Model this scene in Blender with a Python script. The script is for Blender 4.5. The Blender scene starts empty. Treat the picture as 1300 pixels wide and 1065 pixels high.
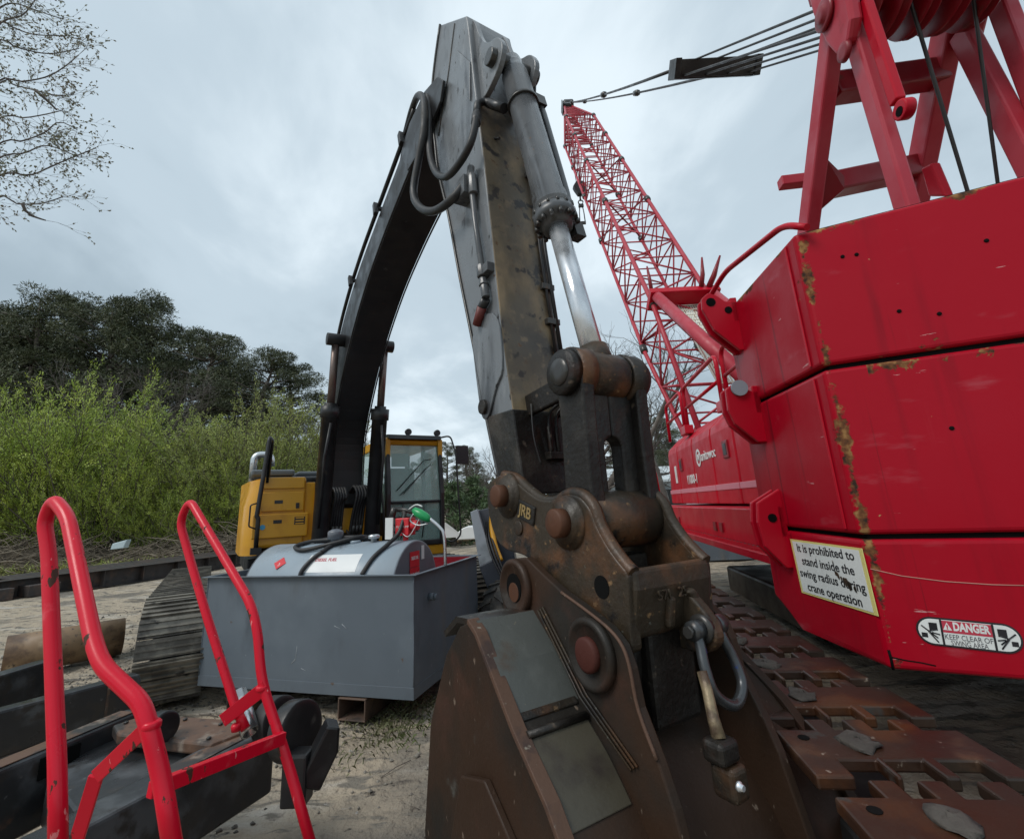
import bpy, bmesh, math, random
from math import sin, cos, pi, radians, hypot, sqrt, atan2
from mathutils import Vector, Matrix, noise
random.seed(7)
SC = bpy.context.scene
COL = SC.collection

# ------------------------------------------------------------------ camera
CZ = 1.75
PITCH, ROLL, FPX = radians(14.4), radians(2.95), 600.0
CF = Vector((0, cos(PITCH), sin(PITCH)))
_u = Vector((0, -sin(PITCH), cos(PITCH))); _r = Vector((1, 0, 0))
CR = _r * cos(ROLL) - _u * sin(ROLL)
CU = _r * sin(ROLL) + _u * cos(ROLL)
cam = bpy.data.cameras.new('camera'); cam.sensor_width = 36; cam.lens = 36 * FPX / 1300
cam.shift_y = -45 / 1300; cam.clip_start = .05; cam.clip_end = 3000
camo = bpy.data.objects.new('camera', cam); COL.objects.link(camo)
m3 = Matrix((CR, CU, -CF)).transposed()
camo.matrix_world = Matrix.Translation((0, 0, CZ)) @ m3.to_4x4()
SC.camera = camo

def ray(x, y):
    return CF + CR * ((x - 650) / FPX) + CU * ((487.5 - y) / FPX)
def atY(x, y, Y):
    d = ray(x, y); return Vector((0, 0, CZ)) + d * (Y / d.y)
def atZ(x, y, z):
    d = ray(x, y); return Vector((0, 0, CZ)) + d * ((z - CZ) / d.z)
def atP(x, y, p, n):
    d = ray(x, y); o = Vector((0, 0, CZ)); return o + d * ((p - o).dot(n) / d.dot(n))

# ------------------------------------------------------------------ mesh builder
OR = {}
EACH = {'plugged_hole','weld_collar','link_pin','paint_scratch','link_barrel','head_plate','end_cap','cylinder_clamp','roof_corner','pipe_clamp','boom_tip_plate','cylinder_bracket','shackle_eye','eye_boss','boom_flange','hose_fitting','gland_bolt','chord_coupling','sheave','tank_bung','tank_saddle','boom_bracket','cross_head','rail_bracket','spec_plate','spreader_sheave','pin_cover','side_doubler','drain_slot','hydraulic_hose','boom_pipe','looping_hose','grease_hose','grease_pipe','pendant_link','door_latch','drain_coupling0','rim_flange0','side_window','hood_cover','wheel0','lug_hole','diaphragm_brace','pendant_hook','fuel_hose','side_wall','rocker_arm','grille_bar','operator_seat0','window','mirror0','red_sign'}
def root_of(o):
    while o.parent: o = o.parent
    return o
class MB:
    def __init__(s): s.v = []; s.f = []; s.sm = []
    def add(s, vs, fs, smooth=False):
        b = len(s.v); s.v += [Vector(p) for p in vs]
        for f in fs: s.f.append([b + i for i in f]); s.sm.append(smooth)
        return s
    def hexa(s, p):   # 8 points: bottom loop 0-3, top loop 4-7
        return s.add(p, [(0,3,2,1),(4,5,6,7),(0,1,5,4),(1,2,6,5),(2,3,7,6),(3,0,4,7)])
    def box(s, fr, x, y, z):
        (a,b),(c,d),(e,f) = x, y, z
        return s.hexa([fr(a,c,e),fr(b,c,e),fr(b,d,e),fr(a,d,e),fr(a,c,f),fr(b,c,f),fr(b,d,f),fr(a,d,f)])
    def prism(s, pts, vec, smooth=False):
        n = len(pts); vec = Vector(vec); pts = [Vector(p) for p in pts]
        b = len(s.v); s.v += pts + [p + vec for p in pts]
        s.f.append([b + i for i in range(n)][::-1]); s.sm.append(False)
        s.f.append([b + n + i for i in range(n)]); s.sm.append(False)
        for i in range(n):
            j = (i + 1) % n
            s.f.append([b+i, b+j, b+n+j, b+n+i]); s.sm.append(smooth)
        return s
    def loft(s, loops, smooth=False, caps=True):
        n = len(loops[0]); b = len(s.v)
        for L in loops: s.v += [Vector(p) for p in L]
        for k in range(len(loops)-1):
            for i in range(n):
                j = (i+1) % n
                s.f.append([b+k*n+i, b+k*n+j, b+(k+1)*n+j, b+(k+1)*n+i]); s.sm.append(smooth)
        if caps:
            s.f.append([b+i for i in range(n)][::-1]); s.sm.append(False)
            e = b + (len(loops)-1)*n
            s.f.append([e+i for i in range(n)]); s.sm.append(False)
        return s
    def tube(s, pts, r, seg=10, caps=True, smooth=True):
        pts = [Vector(p) for p in pts]; n = len(pts)
        if n < 2: return s
        rs = r if isinstance(r, (list, tuple)) else [r]*n
        t0 = (pts[1]-pts[0]).normalized()
        up = Vector((0,0,1)) if abs(t0.z) < .9 else Vector((1,0,0))
        a = t0.cross(up).normalized()
        loops = []
        for i in range(n):
            if i == 0: t = t0
            elif i == n-1: t = (pts[i]-pts[i-1]).normalized()
            else:
                t = ((pts[i+1]-pts[i]).normalized() + (pts[i]-pts[i-1]).normalized())
                t = t.normalized() if t.length > 1e-6 else t0
            a = (a - t*a.dot(t))
            a = a.normalized() if a.length > 1e-6 else t.orthogonal().normalized()
            c = t.cross(a)
            loops.append([pts[i] + (a*cos(2*pi*k/seg) + c*sin(2*pi*k/seg))*rs[i] for k in range(seg)])
        return s.loft(loops, smooth, caps)
    def cyl(s, p, q, r, seg=24, r2=None):
        return s.tube([p, q], [r, r if r2 is None else r2], seg)
    def bar(s, p, q, w, h, up=Vector((0,0,1))):   # rectangular bar from p to q
        p, q = Vector(p), Vector(q); t = (q-p).normalized(); up = Vector(up)
        a = t.cross(up).normalized(); b = a.cross(t)
        L = lambda c: [c + a*(-w/2) + b*(-h/2), c + a*(w/2) + b*(-h/2), c + a*(w/2) + b*(h/2), c + a*(-w/2) + b*(h/2)]
        return s.loft([L(p), L(q)])
    def lathe(s, p, axis, prof, seg=24, smooth=True):
        axis = Vector(axis).normalized(); a = axis.orthogonal().normalized(); c = axis.cross(a); p = Vector(p)
        return s.loft([[p + axis*h + (a*cos(2*pi*k/seg)+c*sin(2*pi*k/seg))*r for k in range(seg)] for h, r in prof], smooth)
    def islands(s):
        par = list(range(len(s.v)))
        def fd(i):
            while par[i] != i: par[i] = par[par[i]]; i = par[i]
            return i
        for f in s.f:
            a = fd(f[0])
            for k in f[1:]:
                b = fd(k)
                if a != b: par[b] = a
        out = {}
        for f, sm in zip(s.f, s.sm): out.setdefault(fd(f[0]), []).append((f, sm))
        res = []
        for fs in out.values():
            m = MB(); mp = {}
            for f, sm in fs:
                for i in f:
                    if i not in mp: mp[i] = len(m.v); m.v.append(s.v[i])
                m.f.append([mp[i] for i in f]); m.sm.append(sm)
            res.append(m)
        return res
    def build(s, name, mat, parent=None, bev=0, seg=2, recalc=True, label=None):
        if name in EACH:
            isl = s.islands()
            if len(isl) > 1:
                for m in isl: o = m.build1(name, mat, parent, bev, seg, recalc, label)
                return o
        return s.build1(name, mat, parent, bev, seg, recalc, label)
    def build1(s, name, mat, parent=None, bev=0, seg=2, recalc=True, label=None):
        o0 = OR[root_of(parent).name] if parent else Vector((0,0,0))
        me = bpy.data.meshes.new(name)
        me.from_pydata([tuple(p - o0) for p in s.v], [], s.f)
        me.polygons.foreach_set('use_smooth', s.sm)
        me.validate()
        if recalc and len(s.f) < 60000:
            bm = bmesh.new(); bm.from_mesh(me)
            bmesh.ops.recalc_face_normals(bm, faces=bm.faces); bm.to_mesh(me); bm.free()
        if isinstance(mat, (list, tuple)):
            for m in mat: me.materials.append(m)
        else: me.materials.append(mat)
        o = bpy.data.objects.new(name, me); COL.objects.link(o)
        if parent: o.parent = parent
        else: OR[o.name] = Vector((0,0,0))
        if bev:
            b = o.modifiers.new('bevel', 'BEVEL'); b.width = bev; b.segments = seg
            b.limit_method = 'ANGLE'; b.angle_limit = radians(35); b.use_clamp_overlap = True
        if label: o['label'] = label
        return o

def tag(o, label=None, cat=None, group=None, kind=None):
    if label: o['label'] = label
    if cat: o['category'] = cat
    if group: o['group'] = group
    if kind: o['kind'] = kind
    return o
def thing(name, loc, label, cat, group=None):
    o = bpy.data.objects.new(name, None); COL.objects.link(o); o.location = loc
    o.empty_display_size = .2
    OR[o.name] = Vector(loc)
    return tag(o, label, cat, group)
def copy_tree(o, parent=None):
    c = o.copy(); COL.objects.link(c)
    if parent: c.parent = parent
    for ch in list(o.children): copy_tree(ch, c)
    return c
def spline(pts, n=8, closed=False):
    pts = [Vector(p) for p in pts]; out = []
    N = len(pts); rng = range(N if closed else N-1)
    for i in rng:
        if closed: p0,p1,p2,p3 = pts[i-1],pts[i],pts[(i+1)%N],pts[(i+2)%N]
        else: p0,p1,p2,p3 = pts[max(i-1,0)],pts[i],pts[i+1],pts[min(i+2,N-1)]
        for k in range(n):
            t = k/n
            out.append(.5*((2*p1)+(p2-p0)*t+(2*p0-5*p1+4*p2-p3)*t*t+(3*p1-p0-3*p2+p3)*t*t*t))
    if not closed: out.append(pts[-1])
    return out
def chaikin(pts, n=2):
    pts = [Vector(p) for p in pts]
    for _ in range(n):
        o = []
        for i in range(len(pts)):
            a, b = pts[i], pts[(i+1)%len(pts)]
            o += [a*.78+b*.22, a*.22+b*.78]
        pts = o
    return pts
def fillet(pts, r, n=5):      # open polyline with rounded bends
    pts = [Vector(p) for p in pts]; out = [pts[0]]
    for i in range(1, len(pts)-1):
        a, b, c = pts[i-1], pts[i], pts[i+1]
        d1 = (a-b); d2 = (c-b); rr = min(r, d1.length*.45, d2.length*.45)
        p, q = b + d1.normalized()*rr, b + d2.normalized()*rr
        for k in range(n+1):
            t = k/n; out.append(p*(1-t)**2 + b*2*t*(1-t) + q*t*t)
    out.append(pts[-1]); return out
def circ(c, a, b, r, n=16, t0=0, t1=2*pi):
    return [c + a*(cos(t0+(t1-t0)*k/n)*r) + b*(sin(t0+(t1-t0)*k/n)*r) for k in range(n)]
def text(body, name, mat, parent, origin, right, up, size, width=None, ext=.0015, align='CENTER', bold=0, sx=1.0):
    c = bpy.data.curves.new(name, 'FONT'); c.body = body; c.size = size; c.extrude = ext
    c.align_x = align; c.align_y = 'CENTER'; c.offset = bold; c.resolution_u = 3
    t = bpy.data.objects.new(name, c); COL.objects.link(t)
    bpy.context.view_layer.update()
    dg = bpy.context.evaluated_depsgraph_get()
    me = bpy.data.meshes.new_from_object(t.evaluated_get(dg)); bpy.data.objects.remove(t)
    r = Vector(right).normalized(); u = Vector(up); u = (u - r*u.dot(r)).normalized(); n = r.cross(u)
    xs = [v.co.x for v in me.vertices]
    k = sx if width is None else width/max(1e-6, max(xs)-min(xs))
    o0 = OR[root_of(parent).name]
    for v in me.vertices:
        q = Vector(origin) + r*v.co.x*k + u*v.co.y + n*v.co.z
        v.co = q - o0
    me.materials.clear(); me.materials.append(mat)
    o = bpy.data.objects.new(name, me); COL.objects.link(o); o.parent = parent
    return o

# ------------------------------------------------------------------ materials
def lin(r, g, b):
    f = lambda c: (c/255/12.92) if c/255 <= .04045 else ((c/255+.055)/1.055)**2.4
    return (f(r), f(g), f(b))
def M(name, col, rough=.5, metal=0.0, layers=(), bump=None, rvar=.12, rscale=4, coat=0, spec=.5, bumps=()):
    """layers: (colour, scale, lo, hi, stretch(x,y,z), rough or None, detail) blended over the base by noise."""
    m = bpy.data.materials.new(name); m.use_nodes = True
    nt = m.node_tree; N = nt.nodes; L = nt.links
    b = N['Principled BSDF']; tc = N.new('ShaderNodeTexCoord')
    b.inputs['Metallic'].default_value = metal
    b.inputs['Specular IOR Level'].default_value = spec
    b.inputs['Coat Weight'].default_value = coat
    b.inputs['Coat Roughness'].default_value = .15
    def nz(scale, stretch=(1,1,1), det=6, rg=.55):
        mp = N.new('ShaderNodeMapping'); mp.inputs['Scale'].default_value = stretch
        mp.inputs['Location'].default_value = (random.random()*9, random.random()*9, random.random()*9)
        n = N.new('ShaderNodeTexNoise'); n.inputs['Scale'].default_value = scale
        n.inputs['Detail'].default_value = det; n.inputs['Roughness'].default_value = rg
        L.new(tc.outputs['Object'], mp.inputs[0]); L.new(mp.outputs[0], n.inputs['Vector'])
        return n.outputs['Fac']
    def mrange(src, lo, hi, a=0.0, c=1.0, smooth=True):
        r = N.new('ShaderNodeMapRange'); r.interpolation_type = 'SMOOTHSTEP' if smooth else 'LINEAR'
        r.inputs['From Min'].default_value = lo; r.inputs['From Max'].default_value = hi
        r.inputs['To Min'].default_value = a; r.inputs['To Max'].default_value = c
        L.new(src, r.inputs['Value']); return r.outputs[0]
    rgb = N.new('ShaderNodeRGB'); rgb.outputs[0].default_value = (*col, 1); cur = rgb.outputs[0]
    rv = mrange(nz(rscale), .3, .7, max(.02, rough-rvar), min(1, rough+rvar)); 
    for ly in layers:
        c2, sc, lo, hi = ly[:4]; st = ly[4] if len(ly) > 4 and ly[4] else (1,1,1)
        f = mrange(nz(sc, st, ly[6] if len(ly) > 6 else 7), lo, hi)
        mx = N.new('ShaderNodeMix'); mx.data_type = 'RGBA'
        L.new(f, mx.inputs['Factor']); L.new(cur, mx.inputs[6]); mx.inputs[7].default_value = (*c2, 1); cur = mx.outputs[2]
        if len(ly) > 5 and ly[5] is not None:
            mr = N.new('ShaderNodeMix'); L.new(f, mr.inputs['Factor']); L.new(rv, mr.inputs[2]); mr.inputs[3].default_value = ly[5]; rv = mr.outputs[0]
    L.new(cur, b.inputs['Base Color']); L.new(rv, b.inputs['Roughness'])
    bl = list(bumps) + ([bump] if bump else [])
    last = None
    for sc, st, dist in bl:
        bp = N.new('ShaderNodeBump'); bp.inputs['Strength'].default_value = st; bp.inputs['Distance'].default_value = dist
        L.new(nz(sc), bp.inputs['Height'])
        if last: L.new(last, bp.inputs['Normal'])
        last = bp.outputs[0]
    if last: L.new(last, b.inputs['Normal'])
    m['_'] = 1
    return m
def emis_mix(m): pass

RED = (.46, .0015, .016)
mt = {}
mt['red'] = M('crane red paint', RED, .42, spec=.22, layers=[((.44,.006,.02), 1.3, .5, .75), ((.30,.006,.014), 2.5, .55, .8, (1,1,.25)), ((.50,.12,.14), 30, .72, .76, (1,1,.15), .6)], bump=(60,.08,.002), coat=.08)
mt['red_veiled'] = M('veil paled crane red paint', (.42,.035,.055), .5, layers=[((.40,.012,.03), 1.6, .45, .65), ((.25,.01,.015), 5, .62, .8)], bump=(50,.08,.002))  # lens veil and pinkish light on the upper crane mixed into this red
mt['red_dark'] = M('dark oxide red paint', (.22,.004,.012), .42, layers=[((.10,.02,.012), 4, .58, .75)], bump=(40,.1,.002))
mt['red_rail'] = M('bright red handrail paint', (.64,.004,.024), .36, spec=.28, layers=[((.80,.16,.18), 6, .62, .8), ((.07,.03,.02), 22, .635, .655, (1,1,.5), .8), ((.75,.22,.22), 40, .68, .70, (1,1,.3), .6)], bump=(120,.12,.0015), coat=.12)
mt['black'] = M('black machine paint', (.012,.012,.013), .42, layers=[((.035,.034,.033), 3, .45, .7), ((.07,.06,.05), 14, .62, .8, None, .8)], bump=(40,.1,.003))
mt['boom'] = M('worn black boom paint', (.009,.009,.010), .42, layers=[((.022,.023,.025), 1.6, .5, .8, (1,1,.4)), ((.10,.10,.10), 9, .68, .82, (1,1,.25)), ((.035,.03,.025), 22, .62, .74, (1,1,.4), .8)], bump=(25,.12,.003))
mt['stick'] = M('scuffed grey stick paint', (.155,.165,.175), .28, layers=[((.045,.046,.05), 2.6, .54, .64, (1,1,.22)), ((.06,.06,.065), 9, .60, .70, (1,1,.35)), ((.27,.28,.29), 6, .6, .8, (1,1,.3)), ((.02,.02,.02), 24, .64, .70, (1,1,.3), .7), ((.10,.05,.025), 18, .70, .76)], bump=(25,.1,.003))
mt['stick_front'] = M('scraped muddy stick face', (.042,.038,.034), .42, layers=[((.12,.095,.06), 1.1, .34, .66), ((.30,.22,.125), 2.6, .47, .70, (1,1,.6), .6), ((.16,.12,.075), 16, .52, .70), ((.028,.022,.018), 7.5, .575, .64), ((.05,.04,.03), 3, .60, .78), ((.10,.05,.02), 20, .62, .72)], bump=(16,.35,.006))
mt['greasy'] = M('greasy black cast steel', (.012,.010,.0085), .46, spec=.35, layers=[((.05,.042,.034), 3.5, .5, .75), ((.10,.075,.055), 18, .63, .75, None, .7), ((.06,.022,.012), 4, .60, .8)], bump=(35,.6,.008), bumps=[(6,.3,.02)])
mt['rust_cast'] = M('brown rusty cast steel', (.036,.026,.016), .48, spec=.38, layers=[((.016,.014,.012), 2.2, .45, .62), ((.12,.052,.022), 3, .48, .68), ((.22,.13,.06), 24, .62, .74, None, .75), ((.012,.010,.009), 7, .58, .68), ((.09,.09,.075), 40, .66, .76)], bump=(45,.55,.006), bumps=[(8,.3,.015)])
mt['bucket'] = M('dark rusty bucket plate', (.036,.019,.011), .56, spec=.28, layers=[((.018,.015,.012), 1.6, .45, .65), ((.065,.028,.018), 2.4, .54, .74), ((.16,.12,.09), 30, .66, .74, (1,1,.5)), ((.085,.085,.075), 6, .64, .8)], bump=(60,.35,.004), bumps=[(4,.2,.02)])
mt['bucket_grey'] = M('worn olive grey bucket sheet', (.075,.08,.074), .34, layers=[((.13,.135,.125), 3, .5, .72), ((.07,.045,.03), 4, .6, .75), ((.20,.17,.12), 30, .68, .76)], bump=(60,.25,.003))
mt['pinhead'] = M('brown pin face', (.085,.034,.017), .6, spec=.3, layers=[((.05,.03,.025), 8, .5, .7)], bump=(60,.3,.003))
mt['pin_red'] = M('dull red pin face', (.060,.015,.010), .6, spec=.3, layers=[((.05,.02,.018), 9, .5, .75)], bump=(60,.3,.003))
mt['edge'] = M('worn brown steel edge', (.10,.056,.038), .6, .1, spec=.3, layers=[((.055,.035,.03), 8, .5, .65), ((.24,.21,.17), 25, .64, .72)], bump=(50,.4,.004))
mt['cylbody'] = M('scuffed hydraulic barrel', (.075,.078,.082), .28, layers=[((.16,.165,.17), 2.5, .5, .75, (1,1,.4)), ((.03,.028,.026), 7, .6, .7), ((.16,.09,.05), 26, .69, .74)], bump=(30,.08,.002))
mt['chrome'] = M('chrome rod', (.74,.77,.80), .26, .75, rvar=.10, rscale=9, layers=[((.45,.47,.5), 5, .55, .75, (1,1,.1))])
mt['chrome2'] = M('dull galvanised steel', (.62,.64,.65), .28, .9, layers=[((.3,.3,.3), 12, .6, .75)])
mt['steel'] = M('dark oily steel', (.06,.058,.055), .35, .5, layers=[((.12,.07,.04), 10, .6, .75)], bump=(50,.2,.003))
mt['rubber'] = M('black hose rubber', (.016,.016,.017), .5, layers=[((.05,.047,.043), 5, .5, .75, None, .8)], bump=(90,.15,.002))
mt['tyre'] = M('dusty tyre rubber', (.022,.021,.02), .75, layers=[((.10,.09,.075), 5, .45, .75)], bump=(50,.3,.003))
mt['yellow'] = M('machine yellow paint', (.60,.29,.012), .38, layers=[((.48,.21,.01), 2.5, .5, .75), ((.16,.09,.03), 14, .66, .76)], bump=(60,.05,.002), coat=.2)
mt['tub'] = M('slate grey primer steel', (.105,.128,.152), .46, layers=[((.130,.155,.18), 1.3, .45, .7), ((.078,.092,.108), 2.6, .55, .72, (1,1,.4)), ((.30,.31,.31), 26, .70, .73, (1,1,.35)), ((.14,.135,.12), 2.2, .56, .80, (1,1,.25)), ((.05,.055,.06), 5, .66, .80, (1,1,.3)), ((.10,.065,.045), 9, .70, .76)], bump=(70,.12,.002))
mt['tank'] = M('pale blue grey tank paint', (.27,.33,.38), .36, layers=[((.27,.31,.34), 2, .45, .7), ((.15,.17,.19), 5, .6, .75)], bump=(30,.05,.002))
mt['tank_end'] = M('grey tank end paint', (.13,.14,.16), .4, layers=[((.18,.19,.21), 3, .45, .7)])
mt['tubrust'] = M('rusty square tube', (.11,.07,.05), .7, layers=[((.04,.03,.025), 6, .45, .65), ((.20,.10,.05), 12, .6, .75)], bump=(40,.4,.004))
mt['pipe'] = M('rusty tan pipe', (.20,.125,.065), .6, layers=[((.07,.038,.02), 2.4, .45, .6), ((.34,.25,.15), 5, .58, .75), ((.05,.035,.025), 14, .6, .7)], bump=(30,.3,.004))
mt['beam'] = M('dark rusted beam steel', (.040,.034,.032), .6, layers=[((.09,.055,.04), 3, .48, .7), ((.02,.018,.018), 6, .55, .7)], bump=(30,.4,.004))
mt['arm'] = M('worn black arm steel', (.022,.023,.025), .36, layers=[((.075,.08,.085), 2.6, .48, .64), ((.03,.027,.025), 7, .52, .64), ((.10,.10,.10), 20, .66, .74), ((.10,.05,.03), 5, .66, .78)], bump=(30,.2,.003))
mt['armrust'] = M('rubbed rusty brown plate', (.13,.07,.042), .45, layers=[((.035,.03,.028), 4, .46, .60), ((.24,.19,.15), 7, .56, .70), ((.04,.03,.025), 16, .58, .68)], bump=(30,.3,.004))
mt['shoe'] = M('brown rusted track shoe', (.042,.017,.009), .46, .25, layers=[((.028,.019,.014), 1.8, .42, .60), ((.085,.030,.010), 3.1, .55, .68), ((.11,.06,.035), 5, .58, .74), ((.30,.25,.20), 26, .66, .74, None, .35), ((.05,.045,.04), 8, .6, .7, None, .8)], bump=(50,.4,.004), bumps=[(9,.25,.01)])
mt['exshoe'] = M('dusty worn track grouser', (.10,.09,.075), .55, .2, layers=[((.22,.20,.165), 4, .45, .62), ((.03,.027,.025), 9, .58, .72)], bump=(40,.4,.004))
mt['clod'] = M('dried mud lump', (.075,.065,.055), .9, layers=[((.05,.042,.036), 10, .45, .60)], bump=(40,.8,.012))
mt['white'] = M('white sign enamel', (.74,.76,.74), .4, layers=[((.60,.62,.60), 4, .5, .75), ((.30,.26,.22), 22, .70, .76)])
mt['whitepl'] = M('white plastic', (.72,.73,.72), .45)
mt['signyel'] = M('yellow sign border', (.70,.62,.22), .45, layers=[((.4,.3,.1), 20, .66, .75)])
mt['ink'] = M('black print', (.015,.015,.018), .45)
mt['inkgrey'] = M('grey print', (.10,.10,.11), .5)
mt['signred'] = M('faded red print', (.48,.04,.07), .4)
mt['stickred'] = M('red label', (.62,.02,.03), .35)
mt['green'] = M('green nozzle cover', (.01,.30,.09), .35)
mt['blue'] = M('blue paint mark', (.02,.09,.42), .4, layers=[((.06,.06,.065), 14, .52, .66)])
mt['shackle'] = M('steel shackle with paint', (.075,.08,.085), .34, .6, layers=[((.015,.06,.26), 5.5, .62, .66), ((.05,.04,.035), 12, .55, .7)], bump=(40,.2,.003))
mt['rope'] = M('greasy wire rope', (.045,.043,.042), .5, .4)
mt['stone'] = M('pale yellow brown worn bar', (.26,.20,.12), .5, .3, layers=[((.09,.06,.04), 8, .48, .62), ((.40,.35,.26), 16, .6, .72)], bump=(30,.6,.008))
mt['bark'] = M('grey brown bark', (.11,.09,.075), .9, layers=[((.19,.17,.15), 4, .5, .7)], bump=(20,.5,.01))
mt['twig'] = M('pale dead wood', (.21,.175,.13), .9, layers=[((.10,.08,.06), 3, .45, .65)])
mt['bare'] = M('bare grey branches', (.10,.085,.075), .9, layers=[((.2,.18,.16), 2, .5, .7)])
mt['whiterope'] = M('pale ribbed radiator mesh', (.72,.72,.62), .6)
mt['darkpit'] = M('black cavity steel', (.006,.006,.006), .9, spec=.08)
mt['lumber'] = M('weathered lumber', (.34,.24,.14), .8, layers=[((.2,.15,.1), 3, .45, .65)])
mt['galv'] = M('pale painted metal wall', (.42,.47,.50), .5, layers=[((.34,.38,.41), 2, .5, .7)])
mt['greyarm'] = M('blue grey painted loader steel', (.030,.036,.050), .38, layers=[((.06,.065,.08), 4, .5, .7), ((.2,.19,.17), 20, .68, .74)])
mt['greylight'] = M('light grey painted steel', (.30,.33,.36), .42, layers=[((.22,.24,.26), 6, .5, .7)])
def leafmat(name, col, col2, trans=.25):
    m = M(name, col, .6, layers=[(col2, 1.2, .4, .62), (tuple(c*.55 for c in col), 5, .55, .68)])
    b = m.node_tree.nodes['Principled BSDF']
    return m
mt['pine'] = leafmat('dark pine needles', (.050,.064,.028), (.085,.095,.038))
mt['pine2'] = leafmat('bright young pine needles', (.055,.095,.035), (.075,.12,.045))
mt['willow'] = leafmat('yellow green spring leaves', (.42,.50,.075), (.28,.38,.06))
mt['willow2'] = leafmat('dull olive spring leaves', (.36,.40,.10), (.27,.32,.09))
mt['bud'] = leafmat('grey green opening buds', (.22,.23,.15), (.26,.24,.17))
mt['grass'] = leafmat('short green weeds', (.09,.12,.035), (.13,.13,.06))
def glass(name, col, rough=.05, alpha=.5):
    m = M(name, col, rough, 0, rvar=.02, spec=.8)
    b = m.node_tree.nodes['Principled BSDF']; b.inputs['Alpha'].default_value = alpha
    return m
mt['glass'] = glass('green tinted glass', (.36,.52,.47), .04, .42)
# ------------------------------------------------------------------ ground
def hgt(x, y):
    p = Vector((x, y, 0))
    h = .05*noise.noise(p*.35) + .045*noise.noise(p*1.3+Vector((5,2,0)))
    near = max(0, 1 - hypot(x+2, y-8)/24)
    h += near*.04*abs(noise.noise(Vector((x*2.2,y*5,0)))) + near*.020*noise.noise(p*9) - near*.01
    # wheel and track ruts on the left
    u = (x*.93 + y*.36)
    rut = max(0, 1-abs(((y*.93 - x*.10 + .5*sin(x*.4)) % 2.6)-1.3)/.45)
    if x < -2.2 and y < 14: h -= .04*rut*(.6+.4*noise.noise(p*3))
    if y > 23 and x < -2: h += .5*min(1, (y-23)/14)*.9
    return h - .02
def make_ground():
    xs = []
    def axis(lo, hi, mid0, mid1, fine):
        a = [mid0]; st = fine
        while a[-1] < mid1: a.append(a[-1]+fine)
        up = a[:]
        st = fine
        while up[-1] < hi: st *= 1.22; up.append(up[-1]+st)
        st = fine; dn = [mid0]
        while dn[-1] > lo: st *= 1.22; dn.append(dn[-1]-st)
        return dn[:0:-1] + up
    X = axis(-900, 900, -12, 4, .07); Y = axis(-300, 1500, 1.0, 14, .07)
    nx, ny = len(X), len(Y)
    v = [(x, y, hgt(x, y)) for y in Y for x in X]
    f = [(j*nx+i, j*nx+i+1, (j+1)*nx+i+1, (j+1)*nx+i) for j in range(ny-1) for i in range(nx-1)]
    me = bpy.data.meshes.new('ground'); me.from_pydata(v, [], f)
    me.polygons.foreach_set('use_smooth', [True]*len(f))
    gm = M('packed sandy yard dirt', (.385,.32,.24), .95, spec=.2, layers=[
        ((.17,.15,.125), .45, .50, .62), ((.46,.43,.38), 1.4, .52, .70, (.4,1.3,1)), ((.11,.095,.08), 2.6, .56, .66, (.35,1.5,1)), ((.19,.17,.14), 6, .53, .62, (.5,1.6,1)),
        ((.36,.34,.31), 16, .64, .72), ((.06,.052,.045), 9, .63, .72)], bumps=[(3.2,.9,.08),(9,.9,.05),(30,.8,.02)])
    me.materials.append(gm)
    o = bpy.data.objects.new('ground', me); COL.objects.link(o); o['kind'] = 'structure'
make_ground()
def scatter_clods():
    mb = MB(); rnd = random.Random(3)
    for i in range(6500):
        x = rnd.uniform(-9, 1.5); y = rnd.uniform(2.6, 12)
        if rnd.random() < .35: x = rnd.gauss(-4.5, 1.6); y = rnd.gauss(6.2, 1.2)
        r = rnd.uniform(.005, .022)*(1 if rnd.random() < .95 else 2.0)
        z = hgt(x, y) + r*.2
        q = [Vector((rnd.uniform(.6,1.2),0,0)),Vector((0,rnd.uniform(.6,1.2),0)),Vector((-rnd.uniform(.6,1.2),rnd.uniform(-.3,.3),0)),Vector((0,-rnd.uniform(.6,1.2),0)),Vector((0,0,rnd.uniform(.5,.9))),Vector((0,0,-.4))]
        q = [Vector((x,y,z)) + k*r for k in q]
        mb.add(q, [(0,1,4),(1,2,4),(2,3,4),(3,0,4),(1,0,5),(2,1,5),(3,2,5),(0,3,5)], rnd.random()<.5)
    o = mb.build('soil_clods', M('loose soil clods', (.21,.19,.16), .95, layers=[((.09,.08,.07), 2, .45, .6)]), recalc=False); tag(o, 'small grey brown clods and stones strewn over the yard', kind='stuff')
scatter_clods()
def litter():
    mb = MB(); rnd = random.Random(33)
    for i in range(420):
        x = rnd.uniform(-8, .6); y = rnd.uniform(3.4, 13); a = rnd.uniform(0, pi); L_ = rnd.uniform(.04, .28)
        p = Vector((x, y, hgt(x,y)+.006)); q = Vector((x+cos(a)*L_, y+sin(a)*L_, 0)); q.z = hgt(q.x,q.y)+.008
        mb.tube([p, p.lerp(q,.5)+Vector((rnd.uniform(-.01,.01),rnd.uniform(-.01,.01),.008)), q], rnd.uniform(.0015,.005), 4)
    o = mb.build('twig_litter', mt['bark'], recalc=False); tag(o, 'broken twigs and wood splinters littering the dirt', kind='stuff')
litter()
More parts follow.
